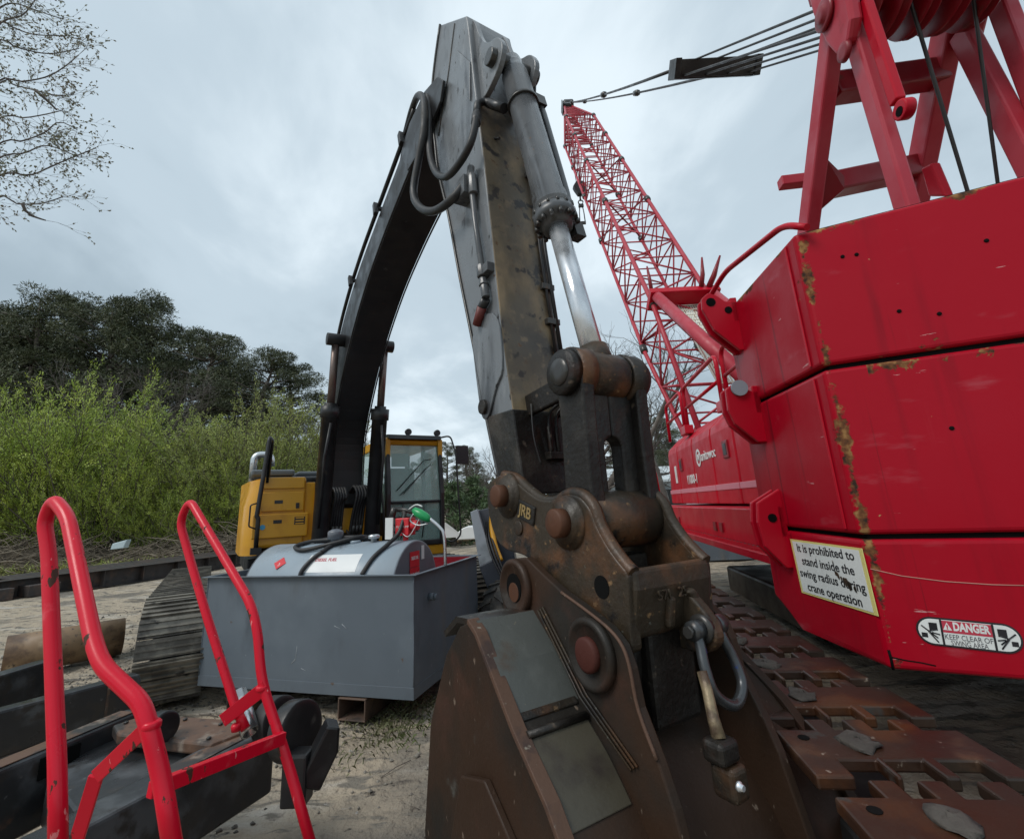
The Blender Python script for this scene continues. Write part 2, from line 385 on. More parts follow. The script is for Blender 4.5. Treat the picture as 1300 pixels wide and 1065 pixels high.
def weeds():
    mb = MB(); rnd = random.Random(8)
    cs = [(atZ(490,912,0), .32, 520), (atZ(545,895,0), .25, 260), (atZ(505,935,0), .25, 160), (atZ(15,905,0), .3, 120), (atZ(430,960,0), .25, 60), (atZ(60,700,0), 1.0, 300)]
    for c, rad, n in cs:
        for i in range(n):
            x = c.x + rnd.gauss(0, rad*.6); y = c.y + rnd.gauss(0, rad*.6); z = hgt(x, y)
            a = rnd.uniform(0, 2*pi); l = rnd.uniform(.015, .05); w = .0035
            d = Vector((cos(a), sin(a), 0)); s_ = Vector((-sin(a), cos(a), 0))*w; b = Vector((x,y,z))
            mb.add([b-s_, b+s_, b+d*l*.5+s_+Vector((0,0,l*.8)), b+d*l*1.1+Vector((0,0,l*.9))], [(0,1,2,3)])
    o = mb.build('weeds', mt['grass'], recalc=False); tag(o, 'sparse short green weeds in front of the grey tub', kind='stuff')
weeds()

# ------------------------------------------------------------------ excavator
AD = Vector((.53, -.848, 0)).normalized(); AN = Vector((.848, .53, 0)).normalized(); AF = Vector((-2.46, 6.84, 0))
UP = Vector((0,0,1))
def A(s, l, z): return AF + AD*s + AN*l + UP*z
EX = thing('excavator', (AF.x - AD.x*1.3, AF.y - AD.y*1.3, 0), 'big yellow excavator with black boom folded over the grey tub and brown bucket', 'excavator')
def slab(mb, pts, l0, l1):        # outline in (s,z), extruded across the arm
    mb.prism([A(s, l0, z) for s, z in pts], AN*(l1-l0)); return mb
# tracks
def loop_pts(s0, s1, z0, z1, n=10):
    r = (z1-z0)/2; pts = []
    for k in range(n+1): a = -pi/2 + pi*k/n; pts.append((s1-r + r*cos(a), (z0+z1)/2 + r*sin(a)))
    for k in range(n+1): a = pi/2 + pi*k/n; pts.append((s0+r + r*cos(a), (z0+z1)/2 + r*sin(a)))
    return pts
def walk(pts, step):
    P = [Vector((p[0], p[1], 0)) for p in pts]; P.append(P[0]); out = []; acc = 0
    tot = sum((P[i+1]-P[i]).length for i in range(len(P)-1)); n = int(tot/step); step = tot/n; nxt = 0
    for i in range(len(P)-1):
        L = (P[i+1]-P[i]).length
        while nxt < acc + L - 1e-6:
            t = (nxt-acc)/L; out.append((P[i].lerp(P[i+1], t), (P[i+1]-P[i]).normalized())); nxt += step
        acc += L
    return out
for l0, l1 in ((-2.07, -1.5), (1.5, 2.07)):
    tr = MB()
    slab(tr, loop_pts(-3.6, .92, .10, .88), l0+.12, l1-.12)
    tk = tr.build('crawler_track', mt['black'], EX, bev=.02)
    for p, t in walk(loop_pts(-3.7, 1.0, .02, .97, 12), .185):
        sh = MB()
        nrm = Vector((t.y, -t.x, 0))
        q = lambda a, l, h: A(p.x + t.x*a + nrm.x*h, l, p.y + t.y*a + nrm.y*h)
        sh.box(q, (.004, .178), (l0, l1), (-.025, .0))
        for g in (.02, .08, .14): sh.box(q, (g, g+.016), (l0+.002, l1-.002), (0, .028 if g == .02 else .018))
        sh.build('track_shoe', mt['exshoe'], tk)
# car body and deck
b = MB(); b.box(A, (-.75,.02), (-.42,.55), (1.02,1.22)); b.box(A, (-2.6,-.7), (-1.1,1.4), (1.02,1.22)); b.cyl(A(-1.3,0,.7), A(-1.3,0,1.02), .65, 32); b.box(A, (-2.9,.4), (-1.5,1.5), (.45,.72))
b.build('car_body', mt['black'], EX, bev=.02)
b = MB()
b.box(A, (-.55,.0), (-.4,.56), (1.22,1.42)); b.box(A, (.0,.05), (.0-.12,.22), (1.5,1.92))
b.build('slew_frame', mt['yellow'], EX, bev=.012)
b = MB()
for l in (-.33, .27): slab(b, [(-.9,1.22),(.18,1.22),(.2,1.75),(.08,2.05),(-.12,2.05),(-.5,1.9)], l, l+.06)
b.build('boom_bracket', mt['yellow'], EX, bev=.008)
# right hand tool box (image left)
b = MB()
prof = [(-.3,1.38),(-.02,1.38),(0,1.42),(0,2.22),(-.04,2.27),(-1.0,2.27),(-1.0,1.38)]
slab(b, prof, -1.04, -.5)
body = b.build('side_compartment', mt['yellow'], EX, bev=.02)
b = MB()
L = []
for k in range(9):
    a = pi/2*k/8; L.append([A(-.0-.30+.30*cos(a) - (0 if z < 1.9 else (z-1.9)*.35*(k/8)), -1.04-.19*sin(a)*(1 if z < 2.1 else .75), z) for z in (1.30,1.36,1.5,1.9,2.1,2.24)])
for k in range(8): pass
vs = [p for row in L for p in row]; n = 6
# curved skin at the outer corner, running back along the side
L.append([A(-1.2, -1.23, z) for z in (1.30,1.36,1.5,1.9,2.1,2.24)])
vs = [p for row in L for p in row]; fs = []
for i in range(len(L)-1):
    for j in range(n-1): fs.append((i*n+j, i*n+j+1, (i+1)*n+j+1, (i+1)*n+j))
b.add(vs, fs, True)
b.add([L[k][5] for k in range(len(L))] + [A(-1.2,-.9,2.26), A(0,-1.05,2.26)], [tuple(range(len(L)+2))])
b.build('corner_cowl', mt['yellow'], EX)
d = MB(); d.box(A, (.0,.03), (-1.05,-.52), (1.83,2.08)); d.box(A, (.0,.05), (-1.12,-.46), (1.50,1.80)); d.box(A, (.0,.028), (-1.05,-.52), (2.12,2.27))
dd = d.build('compartment_door', mt['yellow'], EX, bev=.012)
d = MB()
for l, z in ((-.83,1.95),(-.83,1.70)): d.box(A, (.025 if z > 1.9 else .046, .036 if z > 1.9 else .056), (l-.05,l+.05), (z-.022,z+.022))
d.box(A, (.048,.054), (-.63,-.50), (1.65,1.75))
for l in (-1.07,-.6): d.box(A, (.028,.05), (l-.02,l+.02), (1.86,1.93))
d.build('door_latch', mt['black'], dd, bev=.003)
d = MB()
for z in (1.735, 1.70, 1.665): d.box(A, (.0545,.0565), (-.615,-.515), (z-.008,z+.008))
d.build('decal', mt['yellow'], dd)
d = MB(); d.lathe(A(.05,-1.0,1.64), AD, [(0,.032),(.006,.032)], 16); d.build('sticker', M('blue sticker', (.05,.30,.50), .4), dd)
d = MB(); d.box(A, (-.1,-.02), (-.50,-.38), (1.3,2.2)); d.build('frame_post', mt['yellow'], EX, bev=.01)
d = MB(); d.box(A, (-.28,-.2), (-.47,-.41), (1.4,2.12)); d.build('gas_strut', mt['darkpit'], EX)
# hood, far behind
b = MB(); slab(b, [(-3.9,1.3),(-3.9,2.35),(-3.6,2.48),(-1.9,2.48),(-1.7,2.40),(-1.05,2.36),(-1.05,1.3)], -.98, .5); hood = b.build('engine_hood', mt['black'], EX, bev=.04)
b = MB(); slab(b, [(-4.4,1.2),(-4.4,2.2),(-4.1,2.4),(-3.9,2.4),(-3.9,1.2)], -1.0, 1.2); b.build('counterweight', mt['yellow'], EX, bev=.05)
b = MB(); b.box(A, (-1.7,-1.08), (-1.12,-.52), (2.37,2.47)); b.box(A,(-1.75,-1.2),(-.47,.3),(2.37,2.45)); b.build('hood_cover', M('grey hood panel', (.10,.115,.125), .4), EX, bev=.03)
b = MB(); b.tube(fillet([A(-2.0,-1.05,2.3),A(-2.0,-1.05,2.80),A(-2.0,-.80,2.80),A(-2.0,-.78,2.6)], .16, 8), .055, 14); b.build('exhaust_stack', mt['chrome2'], EX)
# handrail at the left corner
b = MB()
b.tube(fillet([A(.10,-1.06,1.36),A(.12,-1.06,1.75),A(.12,-1.08,1.78),A(.12,-1.0,2.78),A(-.12,-.95,2.78),A(-.30,-.97,1.9)], .05, 4), .028, 8)
b.tube(fillet([A(.12,-1.06,1.62),A(.14,-1.16,1.66),A(.14,-1.16,1.92),A(.12,-1.06,1.95)], .02, 3), .010, 6); b.box(A,(.04,.16),(-1.12,-1.0),(1.32,1.40))
b.build('grab_rail', mt['black'], EX)
b = MB(); b.box(A, (-.10,.08), (-1.0,-.97), (2.20,2.74)); b.build('rail_mesh', mt['darkpit'], EX)
# cab
CX0, CX1, CZ0, CZ1 = .60, 1.52, 1.24, 2.84
def cabprof(z):   # front face s at height z
    return .0 + (.05 if z < 2.0 else .05 - (z-2.0)*.13)
b = MB()
b.box(A, (-1.7,.02), (CX0,CX1), (1.10,1.24))
b.build('cab_base', mt['yellow'], EX, bev=.015)
cab = MB()
for l in (CX0, CX1-.07):     # pillars
    cab.loft([[A(cabprof(z)-.10,l,z),A(cabprof(z),l,z),A(cabprof(z),l+.07,z),A(cabprof(z)-.10,l+.07,z)] for z in (CZ0,2.0,2.45,CZ1-.04)])
    cab.box(A, (-1.65,-1.55), (l,l+.07), (CZ0,CZ1-.06)); cab.box(A, (-.80,-.72), (l,l+.05), (CZ0,CZ1-.06)); cab.box(A, (-1.6,-.05), (l,l+.05), (CZ0,1.75))
cab.box(A, (cabprof(CZ0)-.08,cabprof(CZ0)-.002), (CX0+.07,CX1-.07), (CZ0,1.32)); cab.box(A, (-.02,.045), (CX0+.07,CX1-.07), (1.86,1.90))
cab.box(A, (-1.65,-1.58), (CX0,CX1), (CZ0,1.9)); cab.box(A, (-1.6,0), (CX0+.01,CX1-.01), (CZ0,1.27))
cb = cab.build('cab', mt['black'], EX, bev=.015)
b = MB()
b.prism([A(s,CX0+.005,z) for s,z in ((-.08,CZ1-.09),(-.04,CZ1-.03),(-.14,CZ1+.04),(-1.6,CZ1+.05),(-1.68,CZ1-.02),(-1.66,CZ1-.1))], AN*(CX1-CX0-.01)); b.build('cab_roof', mt['yellow'], EX, bev=.02)
b = MB()
for l0, l1 in ((CX0-.004,CX0+.07),(CX1-.07,CX1+.004)):
    b.prism([A(-.06, l0, 2.86),A(-.02,l0,2.83),A(-.03,l0,2.55),A(-.12,l0,2.74),A(-.4,l0,2.80),A(-.4,l0,2.86)], AN*(l1-l0))
b.build('roof_corner', mt['yellow'], EX, bev=.008)
b = MB(); b.prism([A(s,CX0+.03,z) for s,z in ((-.02,CZ1-.0),(.03,CZ1-.01),(.0,CZ1+.06),(-.1,CZ1+.075),(-.25,CZ1+.08),(-.25,CZ1+.05))], AN*(CX1-CX0-.06)); b.build('roof_visor', mt['black'], EX, bev=.01)
b = MB()
b.prism([A(cabprof(1.9)-.025,CX0+.07,1.9),A(cabprof(1.9)-.020,CX0+.07,1.9),A(cabprof(CZ1)-.02,CX0+.07,CZ1-.1),A(cabprof(CZ1)-.025,CX0+.07,CZ1-.1)], AN*(CX1-CX0-.14))
b.box(A, (.0,.006), (CX0+.07,CX1-.07), (1.32,1.86))
b.build('windscreen', mt['glass'], cb)
b = MB(); b.box(A, (-.71,-.1), (CX0+.02,CX0+.026), (1.75,CZ1-.08)); b.box(A, (-1.54,-.81), (CX0+.02,CX0+.026), (1.75,CZ1-.08)); b.box(A, (-.71,-.1), (CX1-.026,CX1-.02), (1.75,CZ1-.08)); b.build('side_window', mt['glass'], cb)
b = MB(); slab(b, [(-.75,1.3),(-.75,1.62),(-.62,1.7),(-.62,2.35),(-.72,2.45),(-.85,2.45),(-.9,1.7),(-1.2,1.3)], .82, 1.28); b.box(A, (-.7,-.35), (.7,.8), (1.3,1.95)); b.box(A, (-.7,-.35), (1.3,1.4), (1.3,1.95)); b.build('operator_seat', mt['black'], cb, bev=.03)
b = MB(); b.box(A, (-.13,-.1), (.72,.98), (2.42,2.62)); b.build('sun_blind', M('pale cab blind', (.30,.38,.34), .6), cb)
b = MB(); b.tube([A(.05,.75,2.05),A(.03,1.18,2.5),A(.02,1.30,2.52)], .008, 5); b.tube([A(.045,.80,1.98),A(.02,1.30,2.44)], .006, 5); b.tube([A(.04,.86,2.0),A(.02,1.22,2.38)], .006, 5); b.build('wiper', mt['black'], cb)
b = MB()
for x in (1.15, .82): b.tube([A(.05,x,1.36),A(.07,x+.02,1.62),A(.03,x+.03,1.9)], .009, 5)
for z in (1.45,1.55,1.65,1.75): b.box(A,(.01,.016),(CX0+.1,1.1),(z,z+.02))
b.build('grille_bar', mt['black'], cb)
for l in (.98, 1.47):
    b = MB(); b.lathe(A(-.12,l,2.965), AD, [(-.05,.03),(-.02,.05),(.03,.052),(.035,.045)], 16); b.cyl(A(-.14,l,2.86),A(-.14,l,2.94),.012,8); w = b.build('work_light', mt['black'], EX)
b = MB(); b.tube(fillet([A(-.05,1.5,2.88),A(.08,1.62,2.90),A(.15,1.68,2.6),A(.15,1.74,1.35),A(.12,1.62,1.25),A(.0,1.5,1.3)], .1, 6), .014, 8); b.build('mirror_bracket', mt['black'], EX)
b = MB(); b.tube([A(.12,1.66,2.72),A(.1,1.72,2.72)], .012, 6); b.box(A, (.04,.10), (1.72,1.93), (2.44,2.74)); b.build('side_mirror', mt['black'], EX, bev=.025)
# boom
und = [(0.10,1.88),(.13,2.5),(.24,2.9),(.63,3.42),(1.15,3.92),(1.83,4.36),(2.5,4.64),(3.1,4.82),(3.7,4.98)]
top = [(3.9,5.10),(3.82,5.28),(3.5,5.40),(2.95,5.24),(2.3,5.06),(1.55,4.84),(.9,4.56),(.36,4.18),(-.02,3.6),(-.22,3.0),(-.26,2.4),(-.22,1.9),(-.06,1.72)]
ul = [Vector((s,z,0)) for s,z in und]; tl = [Vector((s,z,0)) for s,z in top]
us = spline(ul, 4); ts = spline(tl, 4)
loop = [(p.x,p.y) for p in us] + [(p.x,p.y) for p in ts]
b = MB(); slab(b, loop, -.225, .225); boom = b.build('boom', mt['boom'], EX, bev=.012)
b = MB()
for l in (-.252,.227): slab(b, [(3.35,4.9),(3.75,4.88),(4.15,5.0),(4.22,5.15),(4.1,5.3),(3.8,5.42),(3.4,5.40),(3.15,5.25)], l, l+.025)
b.build('boom_tip_plate', mt['boom'], EX, bev=.006)
b = MB()   # flange edges
b.tube([A(p.x, -.235, p.y-.0) for p in us], .010, 6); b.tube([A(p.x, .235, p.y) for p in us], .010, 6); b.build('boom_flange', mt['boom'], EX)
# pipes along the boom
b = MB()
off = [(.10,.0),(.16,.0)]
def along(ptsl, d, l):
    o = []
    for i, p in enumerate(ptsl):
        t = (ptsl[min(i+1,len(ptsl)-1)]-ptsl[max(i-1,0)]).normalized(); n = Vector((t.y,-t.x,0))
        if n.y < 0 and n.x > 0 or n.x > .3: n = -n
        if n.dot(Vector((-.6,.8,0))) < 0: n = -n
        o.append(A(p.x + n.x*d, l, p.y + n.y*d))
    return o
tpr = [p for p in spline(tl[2:10], 5)]
b.tube(along(tpr,.14,-.22), .024, 8); b.tube(along(tpr,.08,-.14), .020, 8); b.tube(along(tpr,.08,.0), .020, 8); b.tube(along(tpr,.08,.12), .020, 8)
b.build('boom_pipe', mt['black'], boom)
b = MB()
for k in (3,10,18,26,33):
    p = tpr[min(k,len(tpr)-1)]; q = tpr[min(k,len(tpr)-1)-1]; t = (p-q).normalized(); a0_ = along([q,p],0,-.26)[1]; a1_ = along([q,p],.17,-.26)[1]
    b.bar(a0_, a1_, .06, .05, up=AN); b.bar(a0_+AN*.40, a1_+AN*.40-UP*.04, .06, .05, up=AN); b.bar(along([q,p],.11,-.26)[1], along([q,p],.11,.16)[1], .05, .04); continue
    fr = lambda a, l, h: A(p.x + t.x*a + t.y*h, l, p.y + t.y*a - t.x*h)
    if t.x < 0: fr = lambda a, l, h, p=p, t=t: A(p.x + t.x*a + t.y*h, l, p.y + t.y*a - t.x*h)
    b.box(fr, (-.035,.035), (-.25,.17), (.0,.13))
b.build('pipe_clamp', mt['black'], boom, bev=.006)
# boom cylinders
piv = (0.86, 4.02)
for sgn in (-1, 1):
    l = .335*sgn
    p0 = A(.22, l, 1.30); p1 = A(.72, l, 4.05); t = (p1-p0).normalized(); L = (p1-p0).length
    b = MB(); b.lathe(p0, t, [(-.08,.09),(0,.105),(L*.62,.105),(L*.62+.005,.125),(L*.62+.16,.125),(L*.62+.165,.08),(L*.62+.2,.08)], 20)
    c = b.build('boom_cylinder', mt['black'], EX)
    b = MB(); b.cyl(p0+t*(L*.62+.15), p1, .05, 16); b.build('cylinder_rod', M('dull brown rod', (.16,.12,.105), .35, .6), c)
    b = MB(); b.cyl(A(.72, l-.12*1, 4.05), A(.72, l+.12, 4.05), .085, 18); b.build('cylinder_eye', mt['black'], c, bev=.008)
    b = MB(); b.tube([p0+t*.3+AD*.13+AN*.05*sgn, p0+t*1.2+AD*.14+AN*.05*sgn, p0+t*1.65+AD*.11], .018, 8); b.build('cylinder_pipe', mt['black'], c)
# hoses at the boom foot
b = MB(); rr = random.Random(4)
for i in range(5):
    l = -.20 + .035*i
    b.tube(spline([A(.10,l,1.3),A(.22,l+.01,1.75+.03*i),A(.30,l+.03,1.98),A(.18,l+.02,2.1),A(.02,l,1.9)], 6), .019, 7)
for i in range(5):
    l = .05 + .04*i
    b.tube(spline([A(.10,l,1.25),A(.24,l+.02,1.7+.04*i),A(.34,l+.05,2.0),A(.22,l+.03,2.12),A(.05,l,2.0)], 6), .019, 7)
for i in range(4):
    b.tube(spline([A(.02,-.16+.1*i,1.55),A(.12,-.15+.11*i,1.45),A(.2,-.12+.1*i,1.25)], 6), .016, 7)
b.tube(spline([A(.12,.36,1.95),A(.3,.42,2.1),A(.36,.46,1.8),A(.3,.5,1.5),A(.2,.62,1.3)], 6), .014, 7)
b.build('hydraulic_hose', mt['rubber'], EX)
b = MB()
for l in (-.17,-.12,-.07,.1,.15,.2): b.cyl(A(.19,l,1.50),A(.21,l,1.60),.026,8)
b.build('hose_fitting', mt['steel'], EX)
# ---- stick
# (s,z) of the front edge and back edge of the side plate
front = [(4.57,5.47),(4.60,5.3),(4.64,4.9),(4.70,4.4),(4.76,3.9),(4.81,3.4),(4.88,2.72),(4.95,2.26),(5.03,1.80)]
back  = [(4.07,5.93),(3.92,5.58),(3.86,5.25),(3.93,4.75),(3.99,4.45),(4.17,3.94),(4.34,3.35),(4.53,2.74),(4.66,2.27),(4.80,1.85)]
fs_ = spline([Vector((a,c,0)) for a,c in front], 3); bs_ = spline([Vector((a,c,0)) for a,c in back], 3)
loop = [(p.x,p.y) for p in fs_] + [(p.x,p.y) for p in bs_][::-1]
W2 = .20
stk = MB(); slab(stk, loop, -W2, W2)
stick = stk.build('stick', mt['stick'], EX, bev=.012)
b = MB()     # dirty front plate
prs = [p for p in fs_ if p.y < 4.62]
b.loft([[A(p.x-.004,-W2+.004,p.y),A(p.x+.008,-W2+.004,p.y),A(p.x+.008,W2-.004,p.y),A(p.x-.004,W2-.004,p.y)] for p in prs]); b.build('stick_front_plate', mt['stick_front'], EX)
b = MB()     # greasy lower part
lo = [p for p in fs_ if p.y < 2.32]; lb = [p for p in bs_ if p.y < 2.36]
slab(b, [(p.x+.012,p.y) for p in lo]+[(p.x-.012,p.y) for p in lb][::-1], -W2-.008, W2+.008); b.build('stick_nose', mt['greasy'], EX, bev=.01)
b = MB()     # overlapping side doubler with round ends
for l in (-W2-.014, W2+.002):
    slab(b, [(p.x+.0,p.y) for p in chaikin([Vector(v) for v in ((4.86,2.9,0),(4.90,2.50,0),(4.80,2.42,0),(4.70,2.25,0),(4.62,2.26,0),(4.58,2.42,0),(4.50,2.9,0))],2)], l, l+.014)
b.build('side_doubler', mt['stick'], EX, bev=.004)
b = MB(); b.cyl(A(4.655,-W2-.035,2.33),A(4.655,W2+.035,2.33),.045,20); b.build('link_pin', mt['greasy'], EX, bev=.006)
# weld seam on the side plate and back edge flange
b = MB(); b.tube([A(p.x,-W2-.004,p.y) for p in bs_], .012, 6); b.tube([A(4.36,-W2-.002,5.62),A(4.2,-W2-.002,5.2),A(4.0,-W2-.002,4.8)], .006, 5); b.build('weld_bead', mt['steel'], EX)
# cylinder bracket at the top
b = MB()
for l in (-.155,.115): slab(b, chaikin([Vector((a,c,0)) for a,c in ((4.55,5.35),(4.62,5.05),(4.66,4.66),(4.75,4.62),(4.93,4.72),(4.99,4.84),(4.93,4.95),(4.80,5.0),(4.70,5.12),(4.62,5.36))],2) and [(p.x,p.y) for p in chaikin([Vector((a,c,0)) for a,c in ((4.50,5.45),(4.60,5.0),(4.62,4.60),(4.75,4.58),(4.93,4.64),(5.0,4.76),(4.94,4.90),(4.80,4.98),(4.70,5.12),(4.60,5.45))],2)], l, l+.04)
b.build('cylinder_bracket', mt['stick'], EX, bev=.006)
b = MB(); b.cyl(A(4.87,-.2,4.77),A(4.87,.2,4.77),.062,20); b.build('bracket_pin', mt['steel'], EX, bev=.008)
# bucket cylinder
p0 = A(4.87,0,4.77); p1 = A(5.45,0,2.33); t = (p1-p0).normalized(); L = (p1-p0).length
b = MB(); b.lathe(p0, t, [(-.07,.07),(.02,.082),(.09,.088),(.10,.094),(1.28,.096),(1.285,.104),(1.42,.107),(1.43,.125),(1.50,.128),(1.505,.095),(1.54,.088),(1.545,.06)], 28)
bc = b.build('bucket_cylinder', mt['cylbody'], EX)
b = MB(); b.cyl(p0+t*1.5, p1-t*.02, .056, 28); b.build('cylinder_rod', mt['chrome'], bc)
b = MB(); a1 = t.orthogonal().normalized(); a2 = t.cross(a1)
for k in range(14):
    c = p0 + t*1.50 + (a1*cos(2*pi*k/14)+a2*sin(2*pi*k/14))*.118; b.cyl(c, c+t*.028, .014, 6)
    c2 = c; b.cyl(c - t*.09, c - t*.06, .012, 6)
b.build('gland_bolt', mt['steel'], bc)
b = MB(); b.lathe(p0+t*.42, t, [(-.012,.108),(.012,.108)], 24); b.lathe(p0+t*1.44, t, [(-.05,.124),(.02,.124)], 24)
b.box(lambda a,c,h: p0+t*(.30+a)+AN*(.10+c)+AD*h, (-.05,.05),(0,.09),(-.04,.04)); b.box(lambda a,c,h: p0+t*(1.52+a)+AN*(.10+c)+AD*h, (-.05,.05),(0,.07),(-.04,.04)); b.build('cylinder_clamp', mt['steel'], bc)
b = MB(); b.tube(fillet([p0+t*.32+AN*.16, p0+t*.40+AN*.17, p0+t*1.22+AN*.155, p0+t*1.36+AN*.13], .05), .023, 10); b.build('cylinder_pipe', mt['cylbody'], bc)
b = MB(); b.lathe(p1, AN, [(-.105,.03),(-.105,.112),(-.09,.118),(.09,.118),(.105,.112),(.105,.03)], 24); b.lathe(p1-t*.16, t, [(0,.078),(.06,.085),(.1,.09)], 20); b.build('rod_eye', mt['rust_cast'], bc)
b = MB(); b.tube([A(4.90+.02,.15,4.7),A(4.80,.19,4.3),A(4.84,.19,3.4),A(4.93,.19,2.6)], .013, 8); b.tube([A(4.90,.155,4.7),A(4.79,.155,4.3),A(4.83,.155,3.4),A(4.92,.155,2.6)], .010, 8); b.build('grease_pipe', mt['black'], EX)
b = MB()
for z, s in ((4.0,4.79),(3.1,4.86),(2.85,4.89)): b.box(A,(s-.06,s+.02),(.12,.215),(z-.02,z+.02))
b.build('pipe_clamp', mt['steel'], EX, bev=.004)
# big hoses looping from the boom tip to the stick
def Q(x, y, l): return atP(x, y, A(0, l, 0), AN)
h = MB()
h.tube(spline([Q(515,170,-.2),Q(523,140,-.22),Q(531,122,-.26),Q(538,128,-.30),Q(538,165,-.34),Q(531,205,-.36),Q(525,245,-.38),Q(534,264,-.38),Q(552,268,-.36),Q(575,252,-.32),Q(590,233,-.25)], 7), .031, 12)
h.tube(spline([Q(543,122,-.24),Q(545,150,-.27),Q(545,190,-.30),Q(552,217,-.31),Q(566,225,-.32),Q(583,208,-.31),Q(598,180,-.29),Q(605,148,-.25),Q(606,130,-.16)], 7), .026, 12)
h.tube(spline([Q(524,142,-.2),Q(515,175,-.18),Q(510,205,-.18),Q(504,222,-.2)], 6), .022, 10)
h.tube(spline([Q(605,150,-.12),Q(608,162,-.10),Q(622,175,-.10),Q(634,176,-.08)], 6), .010, 8)
h.build('looping_hose', mt['rubber'], EX)
h = MB()
h.tube(fillet([Q(605,146,-.24),Q(606,131,-.22),Q(616,129,-.16),Q(630,136,-.12)], .05), .026, 10); h.cyl(Q(604,158,-.26),Q(605,146,-.25),.034,8); h.cyl(Q(620,131,-.14),Q(640,138,-.11),.034,10)
h.build('hose_elbow', mt['black'], EX)
h = MB()
h.tube([Q(598,212,-.235),Q(599,240,-.235),Q(603,280,-.235),Q(612,342,-.235)], .021, 10)
h.tube([Q(590,233,-.25),Q(597,222,-.24),Q(598,212,-.235)], .027, 10); h.cyl(Q(599,222,-.235),Q(601,246,-.235),.032,8)
h.cyl(Q(611,338,-.235),Q(613,352,-.235),.036,8); h.cyl(Q(613,354,-.235),Q(617,378,-.235),.027,8); h.cyl(Q(614,360,-.235),Q(614.6,363,-.235),.033,8)
h.box(lambda a,l,c: A(0,l,0)*0 + Q(592,240,-.23)+AD*a+AN*l+UP*c, (-.08,.08),(-.06,.03),(-.09,.05)); h.box(lambda a,l,c: Q(616,345,-.22)+AD*a+AN*l+UP*c, (-.05,.08),(-.03,.02),(-.03,.03))
ap = h.build('auxiliary_pipe', mt['cylbody'], EX, bev=.004)
h = MB(); h.cyl(Q(617,380,-.235),Q(609,396,-.235),.029,10); h.build('coupling_neck', mt['black'], ap)
h = MB(); h.cyl(Q(612,390,-.235),Q(605,413,-.235),.033,8,.028); h.build('coupling_cap', M('dull dark red cap', (.13,.022,.018), .5), ap)
# ribs at top of the stick side (hose shadow gusset)
h = MB(); h.prism([A(4.40,-W2-.001,5.30),A(4.62,-W2-.001,4.96),A(4.60,-W2-.001,4.62)], -AN*.012); h.build('gusset', mt['stick'], EX, bev=.003)
# hose clip block low on the front
h = MB(); h.box(A,(5.0,5.06),(-.04,.1),(1.98,2.02))
for l in (-.02,.03,.08): h.cyl(A(5.04,l,2.02),A(5.03,l,2.16),.014,8)
h.build('hose_clip', mt['greasy'], EX, bev=.004)
h = MB()
for k, l in enumerate((-.02,.03,.08)): h.tube(spline([A(5.03,l,2.15),A(5.03,l+.02,2.24),A(5.1,l+.08,2.3),A(5.22,l+.16,2.30-.01*k)], 6), .009, 7)
h.tube(spline([A(5.02,-.12,2.28),A(5.04,-.13,2.1),A(5.05,-.10,1.95)],5), .005, 5)
h.build('grease_hose', mt['rubber'], EX)
# ---- link from cylinder to coupler
b = MB()
HW = .205
for sg in (-1,1):
    l0, l1 = (-HW, -HW+.075) if sg < 0 else (HW-.075, HW)
    slab(b, [(p.x,p.y) for p in chaikin([Vector((a,c,0)) for a,c in ((5.34,2.36),(5.38,2.45),(5.52,2.45),(5.57,2.36),(5.545,2.2),(5.55,1.75),(5.58,1.6),(5.36,1.6),(5.37,1.8),(5.375,2.2))],2)], l0, l1)
# web with long slot, two halves
for sg in (-1, 1):
    pts = [(-.005,1.66),(.14*sg,1.66),(.14*sg,2.27),(-.005,2.27)]
    if sg < 0: arc = [(-.005-.052*sin(pi*k/12), 1.98+.052*cos(pi*k/12) - (.0 if k < 7 else .18)) for k in range(13)]
    else: arc = [(-.005+.052*sin(pi*k/12), 1.98+.052*cos(pi*k/12) - (.0 if k < 7 else .18)) for k in range(13)]
    b.prism([A(5.42,l,z) for l,z in pts+arc], AD*.08)
lk = b.build('bucket_link', mt['greasy'], EX, bev=.012, seg=3)
b = MB()
b.lathe(A(5.455,0,2.33), AN, [(-.20,.10),(-.20,.122),(-.12,.125),(-.115,.11),(-.112,.11)], 28); b.lathe(A(5.455,0,2.33), AN, [(.112,.11),(.115,.125),(.20,.122),(.24,.10),(.24,.03)], 28)
b.lathe(A(5.46,0,1.67), AN, [(-.20,.10),(-.20,.125),(.20,.125),(.20,.10)], 28)
b.build('link_barrel', mt['rust_cast'], lk)
b = MB(); b.lathe(A(5.455,-.25,2.33), AN, [(0,.05),(0,.10),(.012,.108),(.05,.108)], 28); b.build('end_collar', mt['greasy'], lk)
b = MB(); b.lathe(A(5.455,-.262,2.33), AN, [(0,.02),(0,.06),(.01,.066),(.05,.066)], 24); b.cyl(A(5.44,.24,2.30),A(5.43,.31,2.27),.018,8); b.build('link_pin', mt['steel'], lk)
b = MB()
for k in range(9):
    z = 2.02 - .035*k; b.lathe(A(5.36+.01*sin(k*2.1), -.01+.015*cos(k*2.6), z), Vector((.3*cos(k*1.7),.3*sin(k*1.7),1)), [(-.018,.006),(-.012,.020),(.012,.020),(.018,.006)], 8)
b.build('hanging_chain', mt['greasy'], lk)
b = MB()      # second (rear) link arms to the stick
for l0 in (-.11,.07): b.prism([A(a,l0,c) for a,c in ((4.90,2.34),(5.46,2.39),(5.48,2.27),(4.93,2.22))], AN*.04)
b.build('rocker_arm', mt['greasy'], EX, bev=.01)
